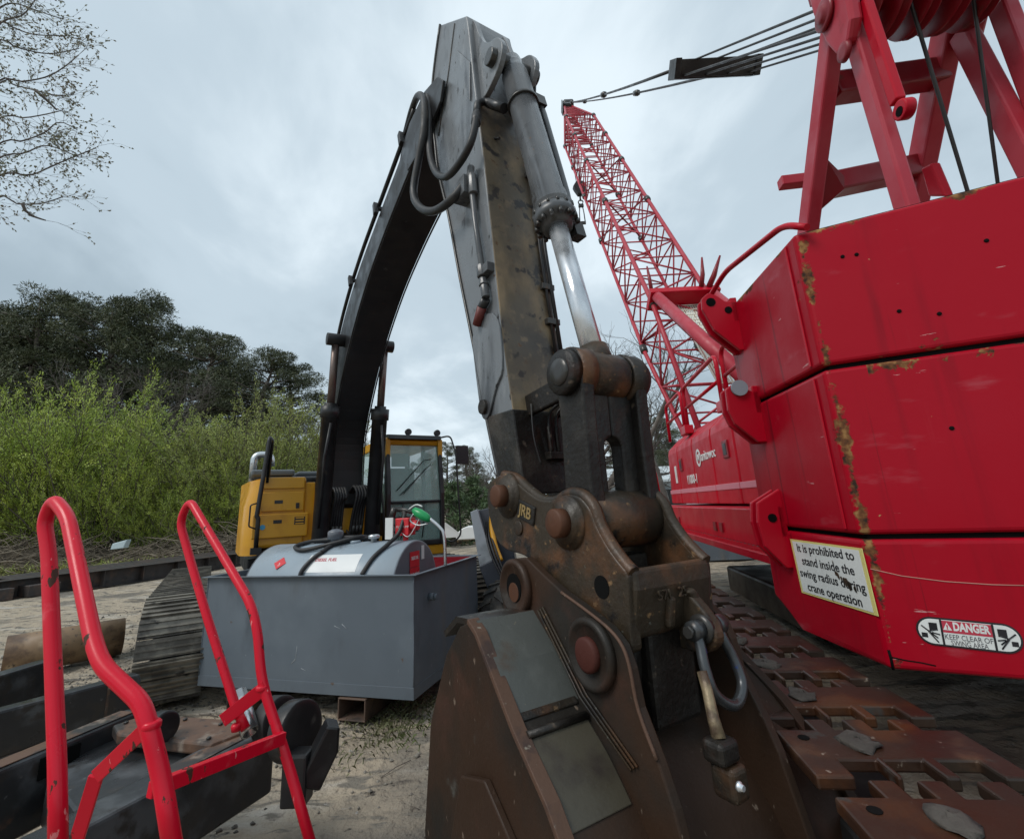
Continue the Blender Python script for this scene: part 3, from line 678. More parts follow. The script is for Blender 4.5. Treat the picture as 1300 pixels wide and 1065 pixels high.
# ------------------------------------------------------------------ coupler
def PL(pts, l):     # photo outline unprojected onto the plane at lateral offset l, as (s,z)
    out = []
    for x, y in pts:
        q = Q(x, y, l) - AF; out.append(Vector((q.dot(AD), q.z, 0)))
    return out
LP = -.245
outl = [(617,628),(622,612),(634,602),(650,607),(664,620),(682,634),(700,636),(716,627),(734,629),(748,645),(756,668),(770,694),(786,716),(797,728),
        (798,760),(800,800),(803,832),(790,826),(772,800),(756,780),(741,768),(722,752),(700,735),(680,716),(664,704),(646,700),(632,690),(622,664)]
co = chaikin(PL(outl, LP), 2)
b = MB(); slab(b, [(p.x,p.y) for p in co], LP, LP+.055)
cp = b.build('quick_coupler', mt['rust_cast'], EX, bev=.014, seg=3, label='brown cast quick coupler between stick and bucket')
# rim flange along the upper edge
rim = [(634,603),(650,607),(664,620),(682,634),(700,636),(716,627),(734,629),(748,645),(756,668),(770,694),(786,716),(797,728)]
b = MB()
rs = spline([Vector((p.x,p.y,0)) for p in PL(rim, LP)], 5)
b.tube([A(p.x,LP+.03,p.y) for p in rs], .026, 8)
RP = .225
rimr = [(a, c) for a, c in [(p.x,p.y) for p in PL(rim, LP)]]
b2 = MB(); slab(b2, [(p.x,p.y) for p in co], RP-.055, RP); b2.build('far_side_plate', mt['rust_cast'], cp, bev=.014, seg=3)
b.tube([A(p.x,RP-.03,p.y) for p in rs], .026, 8)
b.build('rim_flange', mt['rust_cast'], cp)
def S(x, y, l=LP): p = PL([(x,y)], l)[0]; return p.x, p.y
# front bridge between the plates
s1, z1 = S(797,728); s2, z2 = S(800,815)
b = MB()
b.prism([A(s,LP+.02,z) for s,z in ((s1-.16,z1-.02),(s1+.005,z1+.015),(s1+.012,z1-.06),(s2+.0,z2),(s2-.10,z2-.02),(s1-.12,z1-.10))], AN*(RP-LP-.04))
b.build('front_bridge', mt['rust_cast'], cp, bev=.02, seg=3)
b = MB(); b.bar(A(s1+.012,-.05,z1-.10), A(s2+.016,-.055,z2+.02), .035, .03, up=AD); b.build('bridge_rib', mt['rust_cast'], cp, bev=.012, seg=3)
b = MB(); b.prism([A(s1+.0,l,z) for l,z in ((.02,z1-.09),(.06,z1-.08),(.17,z1-.24),(.15,z1-.26))], AD*.04); b.build('bridge_rib', mt['rust_cast'], cp, bev=.012, seg=3)
b = MB(); b.box(A,(s1-.45,s1-.05),(LP+.04,RP-.04),(z1-.16,z1-.12)); b.box(A,(s1-.6,s1-.3),(LP+.04,RP-.04),(z1-.2,z1+.02)); b.build('inner_floor', mt['greasy'], cp, bev=.01)
# lower hook cheek, set back
hk = [(738,768),(752,766),(775,778),(795,800),(804,825),(806,870),(802,900),(770,900),(735,850),(700,800),(690,760)]
b = MB(); slab(b, [(p.x,p.y) for p in chaikin(PL(hk, LP+.07),2)], LP+.075, LP+.12); slab(b, [(p.x,p.y) for p in chaikin(PL(hk, LP+.07),2)], RP-.12, RP-.075)
hc = b.build('hook_cheek', mt['greasy'], cp, bev=.01)
b = MB(); b.box(A,(s2-.22,s2-.02),(LP+.11,RP-.11),(z2-.32,z2+.05)); b.build('wedge_block', mt['greasy'], cp, bev=.02)
# pins on the plate
for (x, y), r, mm in (((645,629),.056,'pinhead'),((721,663),.060,'pinhead')):
    s, z = S(x, y)
    b = MB(); b.lathe(A(s,LP,z), -AN, [(-.02,.115),(.012,.112),(.018,.09),(.028,.09),(.03,.02)], 32); b.build('boss', mt['rust_cast'], cp)
    b = MB(); b.lathe(A(s,LP-.02,z), -AN, [(0,r),(.055,r),(.062,r-.008),(.062,.01)], 28); b.build('pin', mt[mm], cp)
s, z = S(659,670)
b = MB(); b.lathe(A(s,LP,z), -AN, [(0,.036),(.006,.036),(.008,.030),(.008,.005)], 20); b.build('small_plug', mt['rust_cast'], cp)
s, z = S(764,745)
b = MB(); b.lathe(A(s,LP,z), -AN, [(0,.042),(.002,.042)], 24); b.build('lock_hole', mt['darkpit'], cp)
# plaque with cast letters
s, z = S(669,650)
p = A(s, LP, z)
tdir = (A(*[S(684,660)[0], LP, S(684,660)[1]]) - A(S(655,644)[0], LP, S(655,644)[1])).normalized()
tup = (UP - tdir*tdir.z).normalized()
fr = lambda a, c, h: p + tdir*a + tup*c - AN*h
b = MB(); b.box(fr, (-.075,.075), (-.045,.045), (-.004,.010)); pq = b.build('maker_plaque', mt['greasy'], cp, bev=.008)
text('JRB', 'cast_letters', M('brassy letters', (.26,.18,.07), .5), cp, p - AN*.011, tdir, tup, .075, width=.11, ext=.003, bold=.001)
# far-side wedge guard and lifting eye
s, z = S(800,790)
b = MB()
es, ez = s2, z1
b.prism([A(x, .035, y) for x, y in [(p_.x,p_.y) for p_ in chaikin([Vector((a,c,0)) for a,c in ((s2-.06,z1-.06),(s1+.01,z1-.09),(s1+.10,z1-.17),(s1+.13,z1-.25),(s1+.06,z1-.31),(s2-.10,z1-.30))],2)]], AN*.05)
b.build('lifting_eye', mt['rust_cast'], cp, bev=.010, seg=3)
b = MB(); b.lathe(A(s1+.065, .035, z1-.215), -AN, [(-.01,.05),(.012,.05),(.014,.03)], 20); b.lathe(A(s1+.065, .085, z1-.215), AN, [(-.01,.045),(.01,.045),(.012,.03)], 20); b.build('eye_boss', mt['steel'], cp)
for k in range(2):
    b = MB(); c = A(s1+.014, -.09+.1*k, z1-.09)
    text(('571','25')[k], 'cast_number', mt['rust_cast'], cp, c + AD*.006, AN, UP, .05, ext=.004)
# ------------------------------------------------------------------ bucket
BW = .60
BR_ = .68
shell = [(4.86,1.20),(5.0,1.285),(5.20,1.30),(5.36,1.17),(5.48,1.03),(5.53,.985),(5.66,.88),(5.84,.66),(5.95,.42),(5.93,.20),(5.78,.04),(5.55,-.0),(5.2,.0),(4.85,.02),(4.66,.03)]
so = [Vector((a,c,0)) for a,c in shell]
def offs(P, d):
    o = []
    for i, p in enumerate(P):
        t = (P[min(i+1,len(P)-1)] - P[max(i-1,0)]).normalized(); o.append(p + Vector((t.y, -t.x, 0))*(-d))
    return o
sp = so[:3] + spline(so[3:5],3)[:-1] + so[4:6] + spline(so[5:], 5)
sp = so[:6] + spline(so[5:12], 5)[1:] + so[12:]
inn = [p + Vector((5.3,.6,0)).__sub__(p).normalized()*.025 for p in sp]
def shellseg(i0, i1, l0, l1, mat, name, par, grow=0):
    b = MB(); P = sp[i0:i1+1]; I = inn[i0:i1+1]
    loops = []
    for p, q in zip(P, I):
        g = (p-q).normalized()*grow
        loops.append([A(p.x+g.x,l0,p.y+g.y),A(q.x,l0,q.y),A(q.x,l1,q.y),A(p.x+g.x,l1,p.y+g.y)])
    b.loft(loops); return b.build(name, mat, par, bev=.004 if grow else 0)
bk = shellseg(4, len(sp)-1, -BW+.02, BR_-.02, mt['bucket'], 'bucket', EX); bk['label'] = 'dark rusty digging bucket at the end of the stick'
shellseg(0, 2, -BW+.02, BR_-.02, mt['bucket'], 'top_lip', bk)
shellseg(2, 4, -BW+.02, BR_-.02, mt['bucket_grey'], 'grey_sheet', bk)
shellseg(5, 12, -BW+.03, -.31, M('olive brown bucket sheet', (.060,.052,.036), .45, layers=[((.03,.022,.018), 3, .48, .66), ((.10,.05,.03), 4, .58, .75)], bump=(60,.3,.003)), 'brown_sheet', bk, grow=.006)
b = MB(); b.loft([[A(5.475+dx,-BW+.03,1.045+dz),A(5.475+dx,-.31,1.045+dz)] + [A(5.46+dx,-.31,1.02+dz),A(5.46+dx,-BW+.03,1.02+dz)] for dx,dz in ((0,0),(.022,-.020))]); b.build('seam_strap', mt['rust_cast'], bk, bev=.006)
b = MB(); b.tube([A(5.535,-BW+.03,.995),A(5.535,-.31,.995)], .014, 6); b.build('weld_bead', mt['greasy'], bk)
# side walls
wall = [(4.72,.0),(4.66,.35),(4.74,.80),(4.93,1.12),(5.08,1.26),(5.17,1.29),(5.24,1.255),(5.50,1.0),(5.68,.86),(5.86,.65),(5.97,.42),(5.95,.18),(5.80,.03),(5.5,-.02)]
for sg in (-1, 1):
    l0 = -BW if sg < 0 else BR_-.028
    b = MB(); slab(b, wall, l0, l0+.028); sw = b.build('side_wall', mt['bucket'], bk, bev=.004)
    b = MB(); e = [Vector((a,c,0)) for a,c in wall[5:12]]
    lo2, hi2 = (l0-.012, l0+.04)
    pr_ = []
    for i, p in enumerate(e):
        t = (e[min(i+1,len(e)-1)]-e[max(i-1,0)]).normalized(); nn = Vector((-t.y, t.x, 0)) 
        if nn.y < 0 and i < 6: nn = -nn
        pr_.append([A(p.x,lo2,p.y),A(p.x+nn.x*.02,lo2,p.y+nn.y*.02),A(p.x+nn.x*.02,hi2,p.y+nn.y*.02),A(p.x,hi2,p.y)])
    b.loft(pr_); b.build('wall_edge_bar', mt['edge'] if sg < 0 else mt['bucket'], sw, bev=.003)
    b = MB(); 
    b.prism([A(a, l0-.03 if sg < 0 else l0+.03, c) for a,c in ((5.02,.10),(5.02,.50),(5.12,.74),(5.32,.80),(5.52,.68),(5.6,.48),(5.6,.10))], AN*.03*(1)); b.build('wear_plate', mt['bucket'], sw, bev=.006)
# ears
def PE(pts, l): return [(p.x,p.y) for p in PL(pts, l)]
ear = [(640,775),(634,745),(640,722),(652,709),(668,708),(690,730),(712,750),(745,774),(774,798),(790,820),(800,850),(810,900),(838,975),(856,1030)]
el = -.30
eo = PE(ear, el) + [(5.99,.52),(5.94,.40),(5.80,.55),(5.55,.85),(5.30,1.0),(5.1,1.15),(4.95,1.2)]
for l0, l1 in ((el, el+.04), (.25,.29)):
    b = MB(); slab(b, eo, l0, l1); e_ = b.build('bucket_ear', mt['bucket'], bk, bev=.006)
    if l0 < 0: ear_o = e_
ear2 = [(754,768),(760,790),(782,826)]
def boss(x, y, r, rp, pm, par, hole=False):
    s, z = PE([(x,y)], el)[0]
    b = MB(); b.lathe(A(s,el,z), -AN, [(-.01,r),(.022,r),(.030,r-.010),(.030,r-.022),(.018,r-.030),(.018,.02)], 36); b.build('pin_boss', mt['bucket'], par)
    if hole:
        b = MB(); b.lathe(A(s,el-.012,z), -AN, [(0,rp),(.010,rp)], 24); b.build('pin_hole', mt['darkpit'], par)
        b = MB(); b.lathe(A(s,el-.0,z-.02), -AN, [(0,rp*.7),(.024,rp*.68)], 20); b.build('pin', mt['pinhead'], par)
    else:
        b = MB(); b.lathe(A(s,el-.0,z), -AN, [(0,rp),(.038,rp),(.044,rp-.012),(.044,.008)], 28); b.build('pin', mt[pm], par)
boss(657,745,.125,.062,'pinhead',ear_o,True)
boss(753,829,.125,.060,'pin_red',ear_o)
# triple weld beads along the ear foot
b = MB()
for k in range(3):
    pts = PE([(682+3*k,775-2*k),(735+4*k,885-2*k),(800+4*k,978-2*k)], el-.01)
    b.tube([A(s, el-.006, z) for s, z in pts], .005, 5)
b.build('weld_bead', mt['rust_cast'], bk)
b = MB()
pts = PE([(712,752),(745,776),(774,800),(790,822),(799,850),(809,900),(833,965)], el-.004)
b.tube([A(s, el-.001, z) for s, z in spline([Vector((a,c,0)) for a,c in pts],4) for s, z in [(s,z)]] if False else [A(p.x, el-.001, p.y) for p in spline([Vector((a,c,0)) for a,c in pts],4)], .007, 5)
b.build('worn_edge', mt['edge'], ear_o)
# pins across, centre web and bosses behind
b = MB()
for (x,y) in ((657,745),(753,829)):
    s, z = PE([(x,y)], el)[0]; b.cyl(A(s,el+.01,z),A(s,.28,z),.055,20)
b.build('bucket_pin', mt['greasy'], bk)
b = MB(); 
b.loft([[A(5.30,-.27,1.12),A(5.66,-.24,.90),A(5.62,.22,.92),A(5.30,.24,1.12)],[A(5.3,-.2,1.2),A(5.60,-.10,1.04),A(5.56,.10,1.06),A(5.3,.18,1.2)]]); b.build('hinge_block', mt['rust_cast'], bk, bev=.03, seg=3)
# teeth
for i in range(5):
    l = -.48 + .24*i
    b = MB(); b.hexa([A(4.72,l-.045,-.0),A(4.72,l+.045,-.0),A(4.72,l+.045,.06),A(4.72,l-.045,.06),A(4.46,l-.03,.0),A(4.46,l+.03,.0),A(4.46,l+.03,.015),A(4.46,l-.03,.015)]); b.build('bucket_tooth', mt['bucket'], bk, bev=.005)
# ------------------------------------------------------------------ shackle and bar hanging from the coupler
sc = A(s1+.065, .06, z1-.215)
SH = thing('shackle', sc, 'bow shackle with blue paint hanging from the lifting eye of the brown coupler', 'shackle')
dwn = (-UP*.95 + AD*.30).normalized()
b = MB(); bow = [sc - AN*.062, sc - AN*.066 + dwn*.05, sc - AN*.082 + dwn*.12, sc - AN*.075 + dwn*.20, sc + dwn*.245, sc + AN*.075 + dwn*.20, sc + AN*.082 + dwn*.12, sc + AN*.066 + dwn*.05, sc + AN*.062]
b.tube(spline(bow, 6), .019, 12); b.build('shackle_bow', mt['shackle'], SH)
b = MB(); b.lathe(sc - AN*.062, AN, [(-.026,.012),(-.022,.034),(.022,.034),(.026,.012)], 18); b.lathe(sc + AN*.062, AN, [(-.026,.012),(-.022,.034),(.022,.034),(.026,.012)], 18); b.build('shackle_eye', mt['shackle'], SH)
b = MB(); b.cyl(sc - AN*.10, sc + AN*.11, .017, 12); b.lathe(sc - AN*.09, -AN, [(0,.022),(.018,.022)], 6); b.build('shackle_pin', mt['steel'], SH)
# worn bar with hammer head
def tip(x, y, s): 
    d = ray(x, y); o = Vector((0,0,CZ)); p0_ = A(s,0,0); t_ = (p0_-o).dot(AD)/d.dot(AD); return o + d*t_
ba, bb_ = tip(891,852,s1+.13), tip(913,938,s1+.20)
BR = thing('worn_bar', (ba.x, ba.y, bb_.z), 'pale worn yellow brown bar standing on a dark block in front of the shackle', 'bar')
ax = (bb_-ba).normalized()
b = MB(); b.tube([ba, ba.lerp(bb_,.3)+AN*.003, ba.lerp(bb_,.7)-AN*.002, bb_], [.0165,.0175,.019,.022], 14); b.build('bar_shaft', mt['stone'], BR)
b = MB(); fr = lambda a, c, h: bb_ + AN*a + AD*c - UP*h
b.box(fr, (-.045,.045), (-.04,.04), (-.005,.06)); b.build('dark_block', mt['greasy'], BR, bev=.016, seg=3)
b = MB(); b.box(fr, (-.02,.055), (-.04,.05), (.062,.16)); b.build('lower_block', mt['rust_cast'], BR, bev=.018, seg=3)
b = MB(); b.lathe(bb_ + AD*.062 - AN*.02 - UP*.095, AD, [(0,.014),(.006,.014),(.01,.010),(.018,.008)], 12); b.build('chrome_stud', mt['chrome'], BR)
# ------------------------------------------------------------------ crane
CA = radians(6.6)
CC = Vector((sin(CA), cos(CA), 0)); CM = Vector((cos(CA), -sin(CA), 0))
def C(c, l, z): return CC*c + CM*l + UP*z
def CP(x, y, l):   # photo point onto the crane's long vertical plane at lateral l -> (c,z)
    p = atP(x, y, CM*l, CM); return p.dot(CC), p.z
CRN = thing('crawler_crane', (3.9, 5.5, 0), 'red lattice boom crawler crane with stacked counterweights', 'crane')
# counterweight: plan outline traced through its corner
K0 = Vector((1.329,1.954,0)); KS = Vector((1.385,2.60,0)); KR = Vector((1.63,1.77,0)); kd = Vector((cos(radians(-26.5)), sin(radians(-26.5)), 0))
K1 = K0 + kd*1.15; 
ksd = (KS-K0).normalized()
plan = [KS + ksd*.28, KS, K0, K1, K1 + CM*2.0, K1 + CM*2.0 + kd*.0 + CC*.6 + CM*1.0, C(3.1,4.9,0), C(3.1,1.75,0)]
def cwmat(kind):
    base = (.36,.0005,.012)
    m = M('crane counterweight paint', base, .44, spec=.18, layers=[((.36,.008,.022), 1.1, .54, .80, (1,1,.6)), ((.20,.002,.010), 2.4, .54, .72, (2.5,2.5,.16)), ((.20,.003,.010), 6, .635, .70, (3,3,.05)), ((.38,.06,.08), 3.5, .66, .84, (3,3,.12)), ((.52,.25,.25), 22, .70, .72, (.22,.22,1.6), .6), ((.40,.07,.09), 7, .62, .82, (.4,.4,1.3)), ((.42,.26,.12), 9, .735, .745, (1,1,1.2), .8)], bump=(70,.07,.002), bumps=[(2.2,.16,.04),(.9,.12,.06)], coat=.06)
    nt = m.node_tree; N = nt.nodes; L = nt.links; bs = N['Principled BSDF']
    g0 = N.new('ShaderNodeTexCoord'); g = N.new('ShaderNodeVectorMath'); g.inputs[1].default_value = (3.9,5.5,0); L.new(g0.outputs['Object'], g.inputs[0])
    def mathn(op, a, b=None):
        n = N.new('ShaderNodeMath'); n.operation = op
        for i, v in enumerate((a, b)):
            if v is None: continue
            if isinstance(v, (int, float)): n.inputs[i].default_value = v
            else: L.new(v, n.inputs[i])
        return n.outputs[0]
    sx = N.new('ShaderNodeSeparateXYZ'); L.new(g.outputs[0], sx.inputs[0])
    # distance along the rear face from the corner
    dx = mathn('SUBTRACT', sx.outputs[0], K0.x); dy = mathn('SUBTRACT', sx.outputs[1], K0.y)
    along = mathn('ADD', mathn('MULTIPLY', dx, kd.x), mathn('MULTIPLY', dy, kd.y))
    n1 = N.new('ShaderNodeTexNoise'); n1.inputs['Scale'].default_value = 11; n1.inputs['Detail'].default_value = 8; n1.inputs['Roughness'].default_value = .68
    L.new(g.outputs[0], n1.inputs['Vector'])
    n2 = N.new('ShaderNodeTexNoise'); n2.inputs['Scale'].default_value = 2.1; n2.inputs['Detail'].default_value = 3; L.new(g.outputs[0], n2.inputs['Vector'])
    cur = bs.inputs['Base Color'].links[0].from_socket; rcur = bs.inputs['Roughness'].links[0].from_socket
    def strip(src, centre, width, amp, thr, seed):
        # |src-centre| compared with a noisy width
        d = mathn('ABSOLUTE', mathn('SUBTRACT', src, centre))
        w = mathn('ADD', mathn('MULTIPLY', mathn('SUBTRACT', n1.outputs['Fac'], thr), amp), mathn('MULTIPLY', mathn('SUBTRACT', n2.outputs['Fac'], .47+seed), width*6))
        r = N.new('ShaderNodeMapRange'); r.inputs['From Min'].default_value = -.004; r.inputs['From Max'].default_value = .006
        L.new(mathn('SUBTRACT', w, d), r.inputs[0]); return r.outputs[0]
    masks = [strip(along, .020, .014, .17, .49, -.01)]
    gate = mathn('GREATER_THAN', along, .15)
    masks.append(mathn('MULTIPLY', strip(sx.outputs[2], 2.228, .06, .30, .42, -.03), gate))
    masks.append(strip(sx.outputs[2], 2.895, .05, .16, .48, .0))
    n3 = N.new('ShaderNodeTexNoise'); n3.inputs['Scale'].default_value = 28; n3.inputs['Detail'].default_value = 6; L.new(g.outputs[0], n3.inputs['Vector'])
    cr = N.new('ShaderNodeValToRGB'); e = cr.color_ramp.elements
    e[0].position = .35; e[0].color = (.035,.022,.016,1); e[1].position = .68; e[1].color = (.36,.20,.075,1)
    k = cr.color_ramp.elements.new(.5); k.color = (.15,.06,.025,1)
    L.new(n3.outputs['Fac'], cr.inputs[0])
    tot = masks[0]
    for q in masks[1:]: tot = mathn('MAXIMUM', tot, q)
    mx = N.new('ShaderNodeMix'); mx.data_type = 'RGBA'; L.new(tot, mx.inputs['Factor']); L.new(cur, mx.inputs[6]); L.new(cr.outputs[0], mx.inputs[7]); L.new(mx.outputs[2], bs.inputs['Base Color'])
    mr = N.new('ShaderNodeMix'); L.new(tot, mr.inputs['Factor']); L.new(rcur, mr.inputs[2]); mr.inputs[3].default_value = .85; L.new(mr.outputs[0], bs.inputs['Roughness'])
    bp = N.new('ShaderNodeBump'); bp.inputs['Strength'].default_value = .5; bp.inputs['Distance'].default_value = .006; bp.invert = True
    L.new(tot, bp.inputs['Height']); L.new(bs.inputs['Normal'].links[0].from_socket, bp.inputs['Normal']); L.new(bp.outputs[0], bs.inputs['Normal'])
    mm = mathn('SUBTRACT', .06, mathn('MULTIPLY', tot, .06)); L.new(mm, bs.inputs['Coat Weight'])
    return m
cwm = cwmat(0)
lays = [(1.10,1.553,.0),(1.572,2.242,.0),(2.262,2.893,.0)]
blocks = []
for i, (za, zb, ins) in enumerate(lays):
    b = MB()
    if i == 0:   # bottom slab rakes in below
        lo = [p + UP*za for p in plan]; 
        lo[0] = plan[0] + UP*1.19
        hi = [p + UP*zb for p in plan]
        b.loft([lo, hi])
    else: b.loft([[p + UP*za for p in plan], [p + UP*zb for p in plan]])
    o = b.build('counterweight_block', cwm, CRN, bev=.018, seg=3); blocks.append(o)
b = MB()
for za, zb in ((1.59,2.225),(2.28,2.875)):
    c0 = K0 + ksd*.075 + (-Vector((ksd.y,-ksd.x,0)))*.002
    b.prism([c0 + UP*za, c0 + ksd*.016 + UP*za, c0 + ksd*.016 + UP*zb, c0 + UP*zb], -Vector((ksd.y,-ksd.x,0))*.005)
b.build('bend_seam', mt['red'], CRN, bev=.002)
b = MB()
for t_, z_h in ((.16,2.73),(.21,2.725),(.30,2.44),(.42,2.40),(.62,2.66),(.36,1.95),(.75,1.86)):
    b.lathe(K0 + kd*t_ + UP*z_h, Vector((kd.y,-kd.x,0)), [(-.002,.008),(.003,.008),(.004,.004)], 10)
b.build('plugged_hole', mt['darkpit'], CRN)
b = MB(); b.loft([[p*0 + (p-C(3,3.2,0))*.985 + C(3,3.2,0) + UP*z for p in plan] for z in (1.5,2.9)]); b.build('block_spacer', mt['darkpit'], CRN)
# lugs on the side face
def lug(x, y, sz, par, flip=1, hole=True):
    p = atP(x, y, KS, Vector((ksd.y,-ksd.x,0))); out = -Vector((ksd.y,-ksd.x,0))
    return p, out
def plate_lug(name, pts, depth, thick, par, holes=()):
    # plates stand off the side face: outline in (out, up), repeated along the face
    pass
so_ = -Vector((ksd.y, -ksd.x, 0))     # outward (image left) normal of the side face
def FS(o, c, z): return KS + so_*o + ksd*c + UP*z    # o outward, c along the face forward
def lugpair(c0, z0, outline, par, hole=None):
    b = MB()
    for dc in (0, .085): b.prism([FS(o, c0+dc, z0+z) for o, z in outline], ksd*.03)
    b.box(lambda o,c,z: FS(o, c0+c, z0+z), (-.01,.03), (0,.115), (outline[0][1]+.01, outline[-1][1]-.01) if False else (-.08,.08))
    o_ = b.build('lifting_lug', mt['red'], par, bev=.006)
    if hole:
        b = MB()
        for dc in (-.003, .027, .082, .112): pass
        for o, z, r in hole: b.lathe(FS(o, c0-.004, z0+z), ksd, [(0,r),(.004,r)], 18)
        b.build('lug_hole', mt['darkpit'], o_)
    return o_
lugpair(.10, 2.84, [(-.01,-.26),(.02,-.26),(.15,-.12),(.20,.02),(.195,.09),(.15,.125),(.10,.10),(.06,.06),(-.01,.05)], blocks[2], hole=[(.145,.06,.028),(.05,-.0,.022)])
lugpair(.02, 2.26, [(-.01,-.24),(.04,-.24),(.15,-.13),(.175,-.05),(.17,.07),(.13,.10),(.03,.05),(-.01,.05)], blocks[1])
lugpair(-.02, 1.60, [(-.01,-.23),(.03,-.23),(.12,-.12),(.135,.0),(.12,.10),(-.01,.17)], blocks[0], hole=[(.06,.02,.022)])
b = MB()
b.lathe(FS(.10,.0,2.33), ksd, [(0,.045),(.02,.045)], 20); b.build('lug_washer', mt['tank'], CRN)
# rail along the top of the side face
b = MB(); b.tube(fillet([C(2.02,1.12,2.88) + CM*0 , K0 + ksd*.06 + UP*2.98, KS + ksd*.05 + so_*.05 + UP*3.07, KS+ksd*.35+so_*.10+UP*2.98, KS+ksd*.42+so_*.08+UP*2.86], .08, 6), .016, 8); b.build('top_rail', mt['red'], CRN)
# ---- sign on the bottom block, side face
sd = (K0-KS).normalized()     # right along the face in the picture
p0 = FS(0,0,0)
def face(x, y):  return atP(x, y, KS, so_)
tl, tr_, br, bl = face(1004,684), face(1095,696), face(1116,782), face(1019,752)
o_ = so_*.006
def lift(p, h): return p + so_*h
b = MB(); b.prism([lift(p,.001) for p in (bl, br, tr_, tl)], so_*.003); sg = b.build('warning_sign', mt['signyel'], CRN); sg['label'] = 'white warning sign with yellow border'
cen = (tl+tr_+br+bl)/4
b = MB(); b.prism([lift(cen + (p-cen)*k_, .0045) for p, k_ in ((bl,.93),(br,.93),(tr_,.93),(tl,.93))], so_*.001); b.build('sign_panel', mt['white'], sg)
lines = ['It is prohibited to', 'stand inside the', 'swing radius during', 'crane operation']
rt = ((tr_-tl).normalized()+(br-bl).normalized()).normalized(); upv = ((tl-bl).normalized()+(tr_-br).normalized()).normalized()
upv = (upv - rt*upv.dot(rt)).normalized()
W_ = ((tr_-tl).length+(br-bl).length)/2; H_ = ((tl-bl).length+(tr_-br).length)/2
for i, t_ in enumerate(lines):
    y_ = (1.5-i)*H_*.235
    left = (tl+bl)/2; 
    text(t_, 'sign_text', mt['ink'], sg, lift(cen, .0065) + upv*y_ + rt*(((tl-bl).dot(rt))/H_*y_*.9), rt, upv, H_*.215, width=W_*(.80,.72,.88,.72)[i], ext=.0004, bold=.0006)
b = MB(); rr = random.Random(5)
for k in range(14):
    t = k/13; c = cen + rt*(W_*(.12+.22*t)) + upv*(H_*(.02-.22*t)) + rt*rr.uniform(-.012,.012); r = rr.uniform(.004,.012)*(1.3 if .4 < t < .8 else .8)
    b.prism([lift(c + rt*r*cos(a)*rr.uniform(.6,1.2) + upv*r*1.2*sin(a)*rr.uniform(.6,1.3), .0075) for a in [2*pi*j/7 for j in range(7)]], so_*.0005)
b.build('scrape_mark', mt['rust_cast'], sg)
# ---- danger sticker on the rear face
ko = Vector((kd.y, -kd.x, 0)); ko = -ko if ko.dot(Vector((0,-1,0))) < 0 else ko
def rf(x, y, h=0): return atP(x, y, K0, ko) + ko*h
cl = rf(1228,805); lw = (rf(1296,812)-rf(1161,798)).length; 
dr = (rf(1290,812)-rf(1165,799)).normalized(); du = UP.copy(); du = (du - dr*du.dot(dr)).normalized()
R_ = lw*.165
def stadium(hw, r, h, x0=None, x1=None, n=14):
    pts = [cl + dr*(hw-r) + dr*(r*cos(a)) + du*(r*sin(a)) + ko*h for a in [-pi/2+pi*k/n for k in range(n+1)]]
    pts += [cl - dr*(hw-r) + dr*(r*cos(a)) + du*(r*sin(a)) + ko*h for a in [pi/2+pi*k/n for k in range(n+1)]]
    return pts
b = MB(); b.prism(stadium(lw/2, R_, .001), ko*.002); dg = b.build('danger_sticker', mt['ink'], CRN); dg['label'] = 'white and red swing area danger sticker'
b = MB(); b.prism(stadium(lw/2-.006, R_-.006, .0032), ko*.0008); b.build('sticker_panel', mt['white'], dg)
cbx = lambda a,c,h: cl + dr*a + du*c + ko*h
b = MB(); hwc = lw*.245
b.box(cbx, (-hwc,hwc), (.0,R_-.008), (.0042,.0046)); b.build('sticker_banner', mt['signred'], dg)
b = MB()
for sx_ in (-1,1):
    b.box(cbx, (sx_*hwc-.003,sx_*hwc+.003), (-R_+.006,R_-.006), (.0042,.0052))
    q = sx_*lw*.37
    b.box(cbx, (q+R_*(.02 if sx_<0 else -.52),q+R_*(.52 if sx_<0 else -.02)), (R_*.08,R_*.60), (.0042,.0052))
    b.box(cbx, (q+R_*(-.50 if sx_<0 else .14),q+R_*(-.14 if sx_<0 else .50)), (-R_*.48,-R_*.16), (.0042,.0052))
    for x0_, y0_, x1_, y1_ in ((-.45,.35,.45,-.45),(.0,.0,.5,.15),(-.05,-.05,.45,-.75),(.15,-.1,.6,-.2)):
        b.tube([cbx(q+R_*x0_*(-sx_),R_*y0_,.0048), cbx(q+R_*x1_*(-sx_),R_*y1_,.0048)], R_*.05, 4)
b.build('sticker_mark', mt['ink'], dg)
b = MB(); b.prism([cbx(-hwc*.76-R_*.26,R_*.18,.0048),cbx(-hwc*.76+R_*.26,R_*.18,.0048),cbx(-hwc*.76,R_*.72,.0048)], ko*.0004); tri_ = b.build('alert_triangle', mt['white'], dg)
text('!', 'alert_mark', mt['signred'], dg, cbx(-hwc*.76,R_*.38,.0054), dr, du, R_*.42, ext=.0002, bold=.001)
text('DANGER', 'sticker_text', mt['white'], dg, cbx(hwc*.17,R_*.44,.0048), dr, du, R_*.80, width=hwc*1.42, ext=.0003, bold=.0016)
text('KEEP CLEAR OF', 'sticker_text', mt['inkgrey'], dg, cbx(0,-R_*.30,.0046), dr, du, R_*.52, width=hwc*1.84, ext=.0003)
text('SWING AREA', 'sticker_text', mt['inkgrey'], dg, cbx(0,-R_*.70,.0046), dr, du, R_*.50, width=hwc*1.42, ext=.0003)
